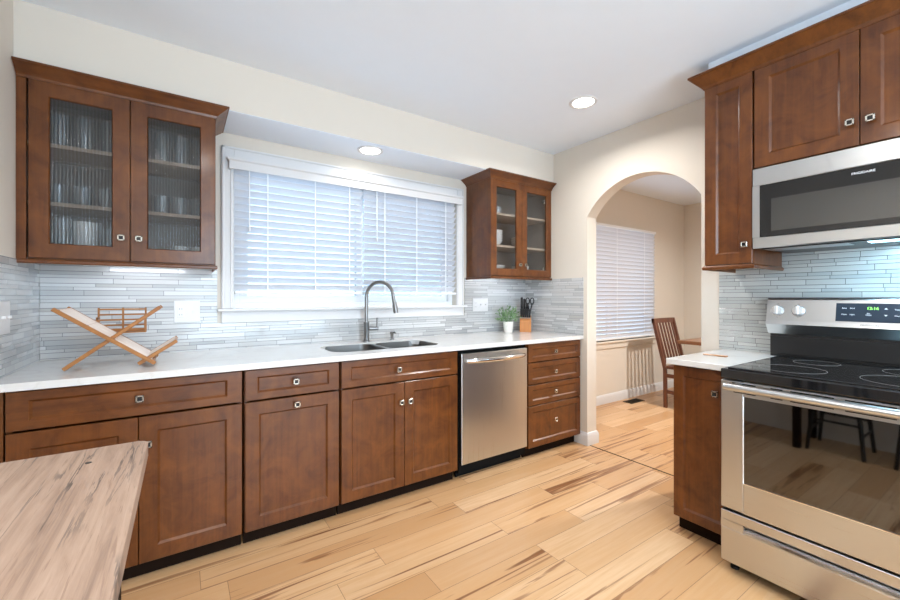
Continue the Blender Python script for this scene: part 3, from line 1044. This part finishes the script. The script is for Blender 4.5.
# under-cabinet LED lights
def led(label, x0, x1, pw):
    t = thing('under_cabinet_light', label, 'light', ((x0 + x1) / 2, -.20, 1.400))
    MB().box(x0, x1, -.22, -.18, 1.402, 1.4078, .002).build('housing', M['white'], t)
    MB().box(x0 + .01, x1 - .01, -.215, -.185, 1.4005, 1.402).build('diffuser', M['led'], t)
    area('led_lamp', ((x0 + x1) / 2, -.19, 1.399), (math.radians(38), 0, 0), x1 - x0 - .04, .03, pw, (0.84, 0.92, 1.0), parent=t)
led('slim light strip under the left wall cabinet lighting the tiles', .24, .64, LED_W)
led('slim light strip under the small right wall cabinet lighting the tiles', 2.78, 3.22, LED_W * .8)

# ================================================================ BACKSPLASH
b = MB()
b.box(.007, WX0 - .0885, -.006, -.0005, .9145, 1.4075)
b.box(WX0 - .0885, WX1 + .0885, -.006, -.0005, .9145, 1.075)
b.box(WX1 + .0885, L - .007, -.006, -.0005, .9145, 1.4075)
tag(b.build('tile_backsplash', M['tilex']), 'pale grey linear mosaic tiles on the wall below the sink window', 'backsplash')
b = MB(); b.box(.0005, .006, -1.3, -.0005, .9145, 1.405)
tag(b.build('tile_backsplash', M['tiley']), 'pale mosaic tiles on the left wall beside the folding rack', 'backsplash')
b = MB(); b.box(L - .006, L - .0005, -.678, -.0065, .9145, 1.40)
b.box(L - .008, L - .0005, -.683, -.678, .9145, 1.402)
tag(b.build('tile_backsplash', M['tiley']), 'short run of pale mosaic tiles between the knife block and the arch', 'backsplash')
b = MB(); b.box(L - .006, L - .0005, -2.022, -1.706, .9145, 1.4075); b.box(L - .006, L - .0005, -2.786, -2.022, .9145, 1.485)
tag(b.build('tile_backsplash', M['tiler']), 'pale glass mosaic tiles with dark joints behind the range', 'backsplash')

# wall plates
def plate(label, u0, u1, z0, z1, kinds, axis='y'):
    def B(m, a, c, d0, d1, p, q, bev=.001):
        if axis == 'y': m.box(a, c, -.0065 - d1, -.0065 - d0, p, q, bev)
        else: m.box(.0065 + d0, .0065 + d1, a, c, p, q, bev)
    t = thing('outlet_plate' if 'o' in kinds else 'switch_plate', label, 'wall plate',
              (((u0 + u1) / 2, -.0065, z0) if axis == 'y' else (.0065, (u0 + u1) / 2, z0)))
    m = MB(); B(m, u0, u1, 0, .006, z0, z1, .002); m.build('plate', M['white'], t)
    n = len(kinds)
    for i, k in enumerate(kinds):
        c_ = u0 + (u1 - u0) * (i + .5) / n
        zc_ = (z0 + z1) / 2
        if k == 'o':
            m = MB(); B(m, c_ - .017, c_ + .017, .006, .0085, zc_ - .034, zc_ + .034)
            so = m.build('socket', M['white'], t)
            m = MB()
            for dz in (-.017, .017):
                for du in (-.006, .006):
                    B(m, c_ + du - .0012, c_ + du + .0012, .0085, .0089, zc_ + dz - .004, zc_ + dz + .004, 0)
            m.build('slots', M['printgrey'], so)
        else:
            m = MB(); B(m, c_ - .006, c_ + .006, .006, .007, zc_ - .012, zc_ + .012)
            B(m, c_ - .0035, c_ + .0035, .007, .018, zc_ - .004, zc_ + .008)
            m.build('toggle', M['white'], t)
plate('white outlet and switch plate on the tiles left of the sink window', .566, .695, 1.087, 1.215, 'os')
plate('white triple wall plate on the tiles between the window and the potted plant', 2.752, 2.925, 1.108, 1.226, 'oss')
plate('white switch plate on the tiled left wall', -.575, -.447, 1.088, 1.222, 'ss', 'x')

# ================================================================ RANGE WALL
RX = 2.635
BX = 2.773
RY0, RY1 = -2.024, -2.786
# small base cabinet
t = thing('base_cabinet', 'narrow brown base cabinet with one door left of the range', 'cabinet', (3.09, -1.885, 0))
b = MB()
b.box(BX + .021, L - .001, -2.020, -2.003, KZ, CT - .002)
b.box(BX + .021, L - .001, -1.763, -1.746, KZ, CT - .002)
b.box(BX + .021, L - .001, -2.003, -1.763, KZ, KZ + .018)
b.box(L - .012, L - .001, -2.003, -1.763, KZ + .018, CT - .002)
b.box(BX + .021, BX + .04, -2.003, -1.763, CT - .03, CT - .002)
b.build('cabinet_body', M['cab'], t)
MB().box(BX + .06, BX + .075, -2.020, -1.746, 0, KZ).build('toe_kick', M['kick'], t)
d = front(-2.018, -1.745, .083, .876, BX, 'x', M['cab'], .048, parent=t)
knob(-1.950, .765, BX, 'x', d, .0145)
# its counter
m = MB().box(2.741, L - .0005, -2.020, -1.722, .884, .914, .003, 2)
tag(m.build('countertop', M['quartz']), 'small white quartz countertop beside the range', 'countertop')
m = MB().box(3.03, 3.06, -1.89, -1.775, .9145, .920, .002)
tag(m.build('wooden_board', M['bamboo']), 'thin wooden strip lying on the small countertop by the wall', 'board')

# wall cabinets above
UX = 2.999
def rcab(y0, y1, z0, z1, label, splits, fws, knobs):
    t = thing('wall_cabinet', label, 'cabinet', ((UX + L) / 2, (y0 + y1) / 2, z0))
    b = MB()
    b.box(UX + .021, L - .001, y0 + .0005, y0 + .018, z0, z1); b.box(UX + .021, L - .001, y1 - .018, y1 - .0005, z0, z1)
    b.box(UX + .021, L - .001, y0 + .018, y1 - .018, z0, z0 + .018); b.box(UX + .021, L - .001, y0 + .018, y1 - .018, z1 - .018, z1)
    b.box(L - .012, L - .001, y0 + .018, y1 - .018, z0 + .018, z1 - .018)
    b.build('cabinet_body', M['cab'], t)
    for (a, c_), kn in zip(splits, knobs):
        d = front(a, c_, z0 + .003, z1 - .004, UX, 'x', M['cab'], fws, parent=t)
        knob(kn[0], kn[1], UX, 'x', d, .014)
    return t
tc = rcab(-2.022, -1.797, 1.408, 2.392, 'tall narrow brown wall cabinet left of the microwave', [(-2.020, -1.799)], .055, [(-1.990, 1.507)])
MB().sweep([(L - .002, -2.022), (UX, -2.022), (UX, -1.797), (L - .002, -1.797)][::-1], [(0, 1.385), (.006, 1.385), (.009, 1.392), (.009, 1.400), (.002, 1.4075), (0, 1.4075)]).build('light_rail', M['cab'], tc)
t2 = rcab(-2.786, -2.026, 1.884, 2.392, 'brown two-door wall cabinet above the microwave', [(-2.4045, -2.029), (-2.783, -2.4075)], .060, [(-2.378, 1.988), (-2.440, 1.985)])
cr = [(0, 2.380), (.004, 2.380), (.010, 2.394), (.022, 2.406), (.036, 2.422), (.050, 2.440), (.054, 2.444), (.060, 2.444), (.060, 2.454), (0, 2.454)]
m = MB().sweep([(L - .002, -1.797), (UX, -1.797), (UX, -2.786), (L - .002, -2.786)], [(o_, z_) for o_, z_ in cr])
tag(m.build('crown_moulding', M['cab']), 'brown crown moulding capping the wall cabinets over the range', 'moulding')

# microwave
MX = 2.990; MZ0, MZ1 = 1.482, 1.880
t = thing('microwave', 'stainless over-the-range microwave with black glass door', 'microwave', (3.2, (RY0 + RY1) / 2, MZ0))
MB().box(MX + .03, L - .007, RY1, RY0, MZ0 + .004, MZ1, .002).build('housing', M['black'], t)
m = MB(); yA, yB = -2.054, -2.640
m.box(MX, MX + .03, RY1, RY0, 1.793, MZ1, .003); m.box(MX, MX + .03, RY1, RY0, MZ0, 1.535, .003)
m.box(MX, MX + .03, yA, RY0, 1.535, 1.793); m.box(MX, MX + .03, RY1, yB - .03, 1.535, 1.793)
dm = m.build('door', M['steel'], t)
MB().box(MX + .002, MX + .03, yB - .03, yA, 1.535, 1.793).build('door_glass', M['blackgloss'], dm)
MB().box(MX + .0005, MX + .004, -2.60, -2.101, 1.561, 1.719).build('door_window', M['mwglass'], dm)
m = MB(); m.tube([(MX - .035, -2.655, 1.56), (MX - .035, -2.655, 1.80)], .009, 12); m.box(MX - .035, MX, -2.662, -2.648, 1.57, 1.585); m.box(MX - .035, MX, -2.662, -2.648, 1.775, 1.79)
m.build('handle', M['steel'], t, smooth=SM)
text_obj('FRIGIDAIRE', .0135, (MX + .0015, -2.418, 1.766), ROT_MX, M['print'], dm, squash=1.05)
m = MB()
m.box(MX + .03, L - .035, RY1 + .03, RY0 - .03, MZ0 - .004, MZ0 + .004)
un = m.build('underside', M['black'], t)
MB().box(MX + .06, MX + .14, -2.58, -2.42, MZ0 - .0055, MZ0 - .004).build('lamp_lens', M['hoodled'], un, label='lit lens of the cooktop lamp')
MB().box(MX + .05, MX + .17, -2.36, -2.06, MZ0 - .0055, MZ0 - .004).build('vent_grille', M['steel'], un)
area('hood_lamp', (MX + .20, -2.50, MZ0 - .012), (0, math.radians(-12), 0), .14, .20, HOOD_W, (0.42, 0.78, 1.0), parent=t)

# range
t = thing('range', 'freestanding stainless electric range with black glass cooktop and oven', 'stove', (3.0, (RY0 + RY1) / 2, 0))
b = MB()
b.box(RX + .03, L - .03, RY1 + .002, RY1 + .05, .045, .873); b.box(RX + .03, L - .03, RY0 - .05, RY0 - .002, .045, .873)
b.box(3.20, L - .03, RY1 + .05, RY0 - .05, .045, .873); b.box(RX + .03, 3.20, RY1 + .05, RY0 - .05, .82, .873); b.box(RX + .03, 3.20, RY1 + .05, RY0 - .05, .045, .33)
b.build('body', M['cavity'], t)
for z_ in (.50, .62):
    m = MB()
    for x_ in (2.70, 3.17): m.tube([(x_, RY1 + .051, z_), (x_, RY0 - .051, z_)], .0035, 8)
    for q in range(14):
        y_ = RY0 - .07 - q * (RY0 - RY1 - .14) / 13
        m.tube([(2.70, y_, z_ + .004), (3.17, y_, z_ + .004)], .002, 6)
    m.build('oven_rack', M['chrome'], t, smooth=.7)
# cooktop
m = MB(); m.box(RX - .003, 3.335, RY1, RY0, .872, .916, .005, 2); m.box(RX + .022, 3.30, RY1 + .02, RY0 - .02, .915, .922, .002)
ck = m.build('cooktop', M['blackgloss'], t)
def ring(cx_, cy_, r, w_=.0009):
    m = MB(); m.lathe([(r, 0), (r, .0004), (r - w_, .0004), (r - w_, 0), (r, 0)], (cx_, cy_, .922), 48)
    m.build('burner_ring', M['ring'], ck)
for cx_, cy_, r in ((2.83, -2.225, .115), (3.13, -2.235, .085), (2.85, -2.575, .140), (3.12, -2.570, .115)):
    ring(cx_, cy_, r)
# oven door
DZt, DZb = .866, .292
m = MB()
WY0, WY1, OZ0, OZ1 = -2.113, -2.700, .425, .803
m.box(RX, RX + .03, WY0, RY0 - .001, DZb, DZt, .003); m.box(RX, RX + .03, RY1 + .001, WY1, DZb, DZt, .003)
m.box(RX, RX + .03, WY1, WY0, DZb, OZ0); m.box(RX, RX + .03, WY1, WY0, OZ1, DZt)
od = m.build('oven_door', M['steel'], t)
MB().box(RX + .003, RX + .012, WY1, WY0, OZ0, OZ1).build('oven_window', M['ovenglass'], od)
m = MB()
for a_, b_, z_ in ((-2.07, -2.157, .857), (-2.209, -2.249, .857), (-2.274, -2.404, .857), (-2.434, -2.563, .857), (-2.59, -2.63, .857), (-2.66, -2.75, .857),
                   (-2.075, -2.157, .818), (-2.209, -2.249, .818), (-2.274, -2.404, .818), (-2.434, -2.563, .818), (-2.59, -2.63, .818), (-2.66, -2.75, .818)):
    MB().box(RX - .0006, RX + .0005, b_, a_, z_ - .0022, z_ + .0022).build('vent_slot', M['gap'], od)
MB().box(RX - .0012, RX + .001, WY1, WY0, OZ0 - .003, OZ0 + .001).build('window_trim', M['chrome'], od)
m = MB(); pr = []
for k in range(14):
    a = 2 * PI * k / 14
    pr.append((2.578 + .020 * math.cos(a), .848 + .0165 * math.sin(a)))
m.prism(pr, 'y', -2.745, -2.062)
for y in (-2.095, -2.715): m.box(2.58, RX + .001, y - .014, y + .014, .838, .858, .003)
m.build('handle', M['steelh'] if 'steelh' in M else M['steel'], od, smooth=.7)
# storage drawer
m = MB()
m.box(RX, RX + .03, RY1 + .001, RY0 - .001, .052, .205, .003)
m.box(RX, RX + .03, RY1 + .001, RY0 - .001, .238, .280, .002)
m.box(RX, RX + .03, -2.112, RY0 - .001, .205, .238); m.box(RX, RX + .03, RY1 + .001, -2.698, .205, .238)
m.box(RX + .022, RX + .03, -2.698, -2.112, .205, .238)
dw = m.build('storage_drawer', M['steel'], t)
m = MB(); m.prism([(RX - .002, .207), (RX - .006, .212), (RX - .004, .222), (RX + .010, .229), (RX + .012, .225), (RX + .004, .215), (RX + .004, .207)], 'y', -2.698, -2.116)
m.build('drawer_grip', M['chrome'], dw, smooth=.5)
for y in (-2.055, -2.755):
    for x in (RX + .07, 3.30):
        MB().lathe([(0, 0), (.018, 0), (.018, .01), (.01, .014), (.01, .05), (0, .05)], (x, y, 0), 14).build('foot', M['black'], t)
# backguard
m = MB(); m.box(3.306, 3.385, RY1 + .004, -2.000, .916, 1.039); m.box(3.296, 3.31, RY1 + .006, -2.002, .930, 1.025, .002); m.build('backguard_base', M['black'], t)
BGT = [(3.296, 1.046), (3.262, 1.092), (3.268, 1.112), (3.292, 1.222), (3.300, 1.234), (3.385, 1.234), (3.385, 1.04), (3.300, 1.04)]
m = MB().prism(BGT, 'y', RY1 + .002, -1.992); bg = m.build('backguard', M['steel'], t)
MB().box(3.294, 3.386, RY1, -1.990, 1.234, 1.238).build('top_cap', M['printgrey'], bg)
tilt = math.atan2(3.292 - 3.268, 1.222 - 1.112)
def on_bg(z): return 3.268 + (z - 1.112) * math.tan(tilt)
# display
m = MB(); pp_ = []
za, zb = 1.120, 1.208
m.prism([(on_bg(za) - .0015, za), (on_bg(zb) - .0015, zb), (on_bg(zb) + .01, zb), (on_bg(za) + .01, za)], 'y', -2.552, -2.272)
dp = m.build('control_panel', M['display'], bg)
RT = Matrix.Rotation(0, 3, 'Y')
Rt = Matrix.Rotation(tilt, 3, 'Y') @ ROT_MX
def bgtext(s, size, y, z, mat, par=dp, sq=1.0, nm='lettering'):
    text_obj(s, size, (on_bg(z) - .0022, y, z), Rt, mat, par, nm, squash=sq)
bgtext('12:16', .018, -2.398, 1.184, M['green'], nm='clock_digits')
for y, z, s in ((-2.302, 1.184, 'Bake'), (-2.330, 1.184, 'Broil'), (-2.302, 1.154, 'Clean'), (-2.330, 1.154, 'Light'), (-2.385, 1.160, 'Set'), (-2.385, 1.153, 'Clock'),
                (-2.478, 1.180, 'Timer'), (-2.478, 1.152, 'Clock'), (-2.515, 1.180, 'Start'), (-2.515, 1.150, 'Off')):
    bgtext(s, .0085, y, z, M['print'])
for z, s in ((1.184, 1), (1.153, -1)):
    m = MB(); x_ = on_bg(z) - .0020
    m.prism([(-2.441 - .006, z - s * .003), (-2.441 + .006, z - s * .003), (-2.441, z + s * .004)], 'x', x_ - .0006, x_)
    m.build('arrow_key', M['print'], dp)
bgtext('FRIGIDAIRE', .0115, -2.392, 1.1165 - .012, M['printgrey'], bg, 1.1)
# knobs
def rknob(y, z):
    par = MB()
    mt = Matrix.Rotation(-PI / 2 + tilt, 4, 'Y')
    par.lathe([(0, .022), (.0225, .021), (.0245, .018), (.0265, .003), (.028, 0), (0, 0)], (on_bg(z), y, z), 24, mt)
    k = par.build('knob', M['knobw'], bg, smooth=.6)
    g = MB(); tt = MB(); tt.box(-.0225, .0225, -.0065, .0065, .018, .034, .002, 2)
    g.merge(tt.bm, Matrix.Translation((on_bg(z), y, z)) @ mt)
    g.build('grip', M['knobw'], k)
    m = MB(); m.lathe([(.0285, .0), (.0285, .001), (.031, .001), (.031, 0), (.0285, 0)], (on_bg(z) - .0004, y, z), 28, mt)
    m.build('dial_ring', M['chrome'], k)
M['knobw'] = plain('satin_knob', (0.80, 0.80, 0.80), .22, .55, noise=0)
for y in (-2.040, -2.128, -2.640, -2.728):
    rknob(y, 1.165)
for y in (-2.040, -2.128):
    text_obj('OFF', .006, (on_bg(1.200) - .0006, y, 1.200), Rt, M['printgrey'], bg)
    text_obj('HI', .006, (on_bg(1.130) - .0006, y, 1.130), Rt, M['printgrey'], bg)

# ================================================================ LIGHTS (fixtures)
def can(label, x, y, z, pw, r=.072):
    t = thing('recessed_light', label, 'ceiling light', (x, y, z))
    MB().lathe([(r + .018, 0), (r + .016, -.005), (r, -.007), (r - .004, -.003), (r - .004, 0), (r + .018, 0)], (x, y, z), 32).build('trim_ring', M['white'], t, smooth=.6)
    MB().lathe([(0, -.0035), (r - .004, -.0035), (r - .004, -.001), (0, -.001)], (x, y, z), 32).build('diffuser', M['lamp'], t)
    area('can_lamp', (x, y, z - .012), (0, 0, 0), r * 1.8, r * 1.8, pw, WARM, shape='DISK', parent=t, spread=math.radians(158))
can('round recessed ceiling light in front of the arch', 2.812, -1.140, HC, CAN_W)
can('round recessed light in the soffit above the sink window', 1.694, -.226, SZ - .003, SOFFIT_W)
can('round recessed ceiling light over the table', .75, -2.25, HC, CAN_W)
can('round recessed ceiling light behind the camera on the range side', 1.9, -3.1, HC, CAN_W)
can('round recessed ceiling light at the rear left of the kitchen', .9, -3.8, HC, CAN_W)
can('round recessed ceiling light in the dining room', 4.9, -1.9, HC, CAN_W * 4.6)

# ================================================================ TABLE AND STOOLS
t = thing('bar_table', 'weathered light wood counter-height table in the lower left corner', 'table', (.27, -2.3, 0))
TZ = .897
pts = []
r = .018
for cx_, cy_, a in ((.537 - r, -1.642 - r, 0), (.012 + r, -1.642 - r, PI / 2), (.012 + r, -3.15 + r, PI), (.537 - r, -3.15 + r, 1.5 * PI)):
    for k in range(7):
        q = a + PI / 2 * k / 6
        pts.append((cx_ + r * math.cos(q), cy_ + r * math.sin(q)))
m = MB(); m.prism(pts, 'z', TZ - .032, TZ, .003)
tb_ = m.build('tabletop', M['table'], t)
MB().lathe([(0, 0), (.0055, 0), (.0055, .0006), (0, .0006)], (.443, -1.742, TZ), 12).build('knot', M['black'], tb_)
m = MB(); m.box(.04, .49, -1.71, -1.685, TZ - .10, TZ - .032); m.box(.04, .49, -3.11, -3.085, TZ - .10, TZ - .032)
m.box(.04, .06, -3.085, -1.71, TZ - .10, TZ - .032); m.box(.47, .49, -3.085, -1.71, TZ - .10, TZ - .032)
m.build('apron', M['stool'] if 'stool' in M else M['kick'], t)
for x in (.065, .465):
    for y in (-1.71, -3.085):
        MB().box(x - .025, x + .025, y - .025, y + .025, 0, TZ - .032, .003).build('leg', M['kick'], t)

M['stool'] = plain('black_painted_wood', (0.012, 0.010, 0.009), .35)
def stool(label, y):
    t = thing('bar_stool', label, 'stool', (.27, y, 0), 'black stools tucked under the table')
    m = MB(); m.prism(rrect(.12, .42, y - .16, y + .16, .05, 5), 'z', .60, .635, .006)
    m.build('seat', M['stool'], t)
    F = [(.105, y - .165), (.435, y - .165), (.435, y + .165), (.105, y + .165)]
    T_ = [(.16, y - .11), (.38, y - .11), (.38, y + .11), (.16, y + .11)]
    for (a, b_), (c_, d_) in zip(F, T_):
        MB().tube([(a, b_, 0), (c_, d_, .602)], [.013, .018], 10).build('leg', M['stool'], t, smooth=.7)
    for zz, pr_ in ((.17, ((0, 1), (2, 3))), (.25, ((1, 2), (3, 0))), (.40, ((0, 1), (2, 3)))):
        for i, j in pr_:
            def pt(q): return tuple(F[q][k] + (T_[q][k] - F[q][k]) * zz / .602 for k in (0, 1)) + (zz,)
            MB().tube([pt(i), pt(j)], .009, 8).build('rung', M['stool'], t, smooth=.7)
stool('black wooden stool under the bar table nearer the window, seen reflected in the oven glass', -1.93)
stool('black stool under the bar table farther from the window, seen reflected in the oven glass', -2.42)

# ================================================================ DISH RACK
t = thing('folding_rack', 'wooden X-shaped folding dish rack standing on the counter under the ribbed glass cabinet', 'rack', (.35, -.38, .914))
yn, yf = -.520, -.252
def rail_pair(a, b_, w_=.016, h_=.016, nm='rail', offs=0.0):
    for y in (yn + offs, yf - offs):
        MB().beam((a[0], y, a[1]), (b_[0], y, b_[1]), w_, h_).build(nm, M['bamboo'], t)
# the two long crossing frames, B nested inside A
rail_pair((.152, 1.188), (.500, .928))
rail_pair((.518, 1.191), (.182, .926), offs=.020)
rail_pair((.584, 1.027), (.436, .928), offs=.020)
def lerp(a, b_, k): return (a[0] + (b_[0] - a[0]) * k, a[1] + (b_[1] - a[1]) * k)
for k in (.035, .30, .56, .97):
    p = lerp((.152, 1.188), (.500, .928), k)
    MB().beam((p[0], yn + .009, p[1]), (p[0], yf - .009, p[1]), .016, .012).build('cross_bar', M['bamboo'], t)
for a, b_, ks in (((.518, 1.191), (.182, .926), (.03, .42, .95)), ((.584, 1.027), (.436, .928), (.04, .9))):
    for k in ks:
        p = lerp(a, b_, k)
        MB().beam((p[0], yn + .029, p[1]), (p[0], yf - .029, p[1]), .014, .012).build('cross_bar', M['bamboo'], t)
# light dowels lying along frame A
for i in range(9):
    y = yn + .030 + i * (yf - yn - .06) / 8
    a = lerp((.152, 1.188), (.500, .928), .03); b_ = lerp((.152, 1.188), (.500, .928), .95)
    MB().beam((a[0] + .004, y, a[1] + .004), (b_[0] + .004, y, b_[1] + .004), .012, .007, .001).build('slat', M['bamboo_l'], t, label='pale wooden slat')
for i in range(9):
    y = yn + .045 + i * (yf - yn - .09) / 8
    a = (.584, 1.027); b_ = (.436, .928)
    a2 = lerp(a, b_, .05); b2 = lerp(a, b_, .85)
    MB().beam((a2[0], y, a2[1] + .006), (b2[0], y, b2[1] + .006), .010, .006, .001).build('slat', M['bamboo_l'], t, label='pale wooden slat')
# utensil holder hooked on the far side
u = MB()
x0, x1, z0, z1, y = .254, .450, 1.056, 1.183, -.195
for x in (x0, (x0 + x1) / 2 - .003, x1 - .008): u.box(x, x + .008, y - .008, y + .002, z0, z1, .001)
uh = u.build('utensil_holder', M['bamboo'], t)
u = MB()
for k in range(5):
    zz = z0 + .012 + (z1 - z0 - .020) * k / 4
    u.box(x0, x1, y - .004, y + .004, zz - (.009 if k == 0 else .004), zz + (.009 if k == 0 else .004), .001)
u.box(x0, x1, y - .055, y - .004, z0, z0 + .006)
for x in (x0, x1 - .008): u.box(x, x + .008, y - .056, y - .004, z0 + .07, z0 + .082, .001); u.box(x, x + .008, y - .056, y - .048, z0, z0 + .08, .001)
u.build('holder_slats', M['bamboo'], uh)

# ================================================================ PLANT
px, py = 3.065, -.130
t = thing('potted_plant', 'small green leafy plant in a white pot beside the knife block', 'plant', (px, py, .9145))
MB().lathe([(0, 0), (.036, 0), (.038, .003), (.047, .088), (.049, .090), (.049, .100), (.045, .100), (.043, .085), (0, .083)], (px, py, .9145), 28).build('pot', M['ceramic'], t, smooth=.6)
MB().lathe([(0, .0), (.042, 0), (.042, .004), (0, .006)], (px, py, .9975), 20).build('soil', M['soil'], t)
def foliage(mat, n, seed, name):
    rnd = random.Random(seed)
    t_ = bmesh.new()
    for i in range(n):
        a = rnd.uniform(0, 2 * PI); el = rnd.uniform(-.05, 1.25)
        rr = rnd.uniform(.04, .125)
        c0 = Vector((px + .012 * math.cos(a), py + .012 * math.sin(a), 1.0))
        d = Vector((math.cos(a) * math.cos(el), math.sin(a) * math.cos(el) * .62, math.sin(el) * .95))
        tip = c0 + d * rr + Vector((0, 0, .03))
        tip.y = min(tip.y, -.02)
        ln = rnd.uniform(.022, .040)
        q = Vector((rnd.uniform(-1, 1), rnd.uniform(-1, 1), rnd.uniform(-.6, .9))).normalized()
        dd = (d + q * .8).normalized()
        sd = dd.cross(Vector((rnd.uniform(-1, 1), rnd.uniform(-1, 1), rnd.uniform(-1, 1)))).normalized()
        nn = dd.cross(sd)
        P0 = tip; P1 = tip + dd * ln * .45 + sd * ln * .22 + nn * .002; P2 = tip + dd * ln; P3 = tip + dd * ln * .45 - sd * ln * .22 + nn * .002
        for p_ in (P1, P2, P3): p_.y = min(p_.y, -.012)
        vs = [t_.verts.new(p_) for p_ in (P0, P1, P2, P3)]
        pm = t_.verts.new(tip + dd * ln * .5 - nn * .003)
        for k in range(4): t_.faces.new((vs[k], vs[(k + 1) % 4], pm))
        # stem
        if i % 4 == 0:
            s1 = Vector((.0012, 0, 0)); s2 = Vector((0, .0012, 0))
            for sv in (s1, s2):
                w_ = [t_.verts.new(v_) for v_ in (c0 - sv, c0 + sv, tip + sv, tip - sv)]
                t_.faces.new(w_)
    m_ = MB(); m_.bm = t_
    m_.build(name, mat, t)
foliage(M['leaf'], 110, 3, 'leaves')
foliage(M['leaf2'], 80, 9, 'leaves')

# ================================================================ KNIFE BLOCK
kx, ky = 3.262, -.150
XF = Matrix.Translation((kx, ky, .9145)) @ Matrix.Rotation(-PI / 4, 4, 'Z')
t = thing('knife_block', 'orange-brown wooden knife block full of black handles on the counter by the tiled corner', 'knife block', (kx, ky, .9145))
m = MB()
m.prism([(-.045, 0), (.060, 0), (.060, .150), (.015, .150), (-.045, .100)], 'x', -.052, .052, .003)
m.build('block', M['block'], t)
def knife(label, x, y, z, hl, wd=.016):
    w_ = XF @ Vector((x, y, z))
    k = thing('kitchen_knife', label, 'knife', tuple(w_), 'knives in the block')
    dv = Vector((0, -.22, 1)).normalized()
    a = Vector((x, y, z))
    MB().beam(a + dv * .008, a + dv * (hl + .008), .022, wd, .003).build('handle', M['black'], k)
    MB().beam(a - dv * .002, a + dv * .008, .010, wd * .9, .001).build('bolster', M['nickel'], k)
for i, nm_ in enumerate(('leftmost', 'second from the left', 'middle one', 'second from the right', 'rightmost')):
    knife('black-handled steak knife, %s in the short front row of the knife block' % nm_, -.038 + i * .019, -.022, .126, .080, .0175)
for i, (nm_, hh) in enumerate((('leftmost', .165), ('middle one', .150), ('rightmost', .11))):
    knife('tall black-handled knife, %s in the back row of the knife block' % nm_, -.034 + i * .024, .035, .1515, hh, .022)
w_ = XF @ Vector((.036, .03, .15))
k = thing('kitchen_scissors', 'black-handled scissors sticking up at the right of the knife block', 'scissors', tuple(w_))
for s_ in (-1, 1):
    cc = Vector((.040 + s_ * .020, .0, .285))
    m = MB(); m.tube([(cc.x + .016 * math.cos(a), cc.y, cc.z + .028 * math.sin(a)) for a in [2 * PI * q / 16 for q in range(17)]], .005, 8)
    m.tube([(.038 - s_ * .004, .03, .152), (.040 + s_ * .006, .012, .20), (cc.x, cc.y, cc.z - .028)], .006, 8)
    m.build('handle', M['black'], k, smooth=.7)
XF = None

# ================================================================ DINING ROOM
# chair, facing -y, tucked up to the table
cx0, cx1 = 5.075, 5.545
t = thing('dining_chair', 'dark brown slat-back dining chair seen through the arch', 'chair', ((cx0 + cx1) / 2, -.70, 0))
def post(x): return [(x, -.485, 0), (x, -.480, .45), (x, -.345, .985)]
for x in (cx0 + .02, cx1 - .02):
    p = post(x)
    m = MB(); m.beam(p[0], p[1], .034, .032); m.beam((x, -.478, .44), p[2], .034, .030)
    m.build('rear_leg', M['chair'], t)
    MB().box(x - .018, x + .018, -.925, -.890, 0, .44, .003).build('front_leg', M['chair'], t)
def by(z): return -.480 + (z - .45) / .535 * .135
MB().beam((cx0 + .005, by(.965) + .003, .963), (cx1 - .005, by(.965) + .003, .963), .028, .055).build('top_rail', M['chair'], t)
MB().beam((cx0 + .03, by(.52), .515), (cx1 - .03, by(.52), .515), .022, .045).build('lower_rail', M['chair'], t)
for k in range(6):
    x = cx0 + .075 + k * (cx1 - cx0 - .15) / 5
    MB().beam((x, by(.53), .53), (x, by(.945), .945), .012, .030).build('back_slat', M['chair'], t)
MB().prism([(cx0, -.495), (cx1, -.495), (cx1 + .0, -.93), (cx0, -.93)], 'z', .438, .472, .006).build('seat', M['chair'], t)
for z in (.36, .18):
    for x in (cx0 + .02, cx1 - .02): MB().box(x - .010, x + .010, -.895, -.49, z - .02, z + .02).build('side_rail', M['chair'], t)
# table
t = thing('dining_table', 'brown wooden dining table beyond the arch beside the slat-back chair', 'table', (5.85, -1.2, 0))
m = MB(); m.box(5.12, 6.30, -1.95, -.60, .725, .762, .005, 2); m.build('tabletop', M['dtable'], t)
m = MB(); m.box(5.60, 5.92, -1.75, -.98, .68, .725); m.build('apron', M['dtable'], t)
for y in (-1.60, -1.12):
    m = MB(); m.box(5.71, 5.81, y - .05, y + .05, .05, .68, .006); m.box(5.58, 5.94, y - .04, y + .04, 0, .05, .006)
    m.build('pedestal', M['dtable'], t)
# floor vent
t = thing('floor_vent', 'dark metal floor register near the dining room window', 'vent', (5.055, -.13, 0))
m = MB(); x0, x1, y0, y1 = 4.92, 5.19, -.19, -.075
m.box(x0, x1, y0, y0 + .012, 0, .004); m.box(x0, x1, y1 - .012, y1, 0, .004); m.box(x0, x0 + .012, y0, y1, 0, .004); m.box(x1 - .012, x1, y0, y1, 0, .004)
for k in range(10):
    x = x0 + .02 + k * .0245
    m.box(x, x + .008, y0 + .01, y1 - .01, 0, .0035)
m.build('grille', M['bronze'], t)
MB().box(x0 + .01, x1 - .01, y0 + .01, y1 - .01, .0003, .001).build('duct_opening', M['gap'], t)
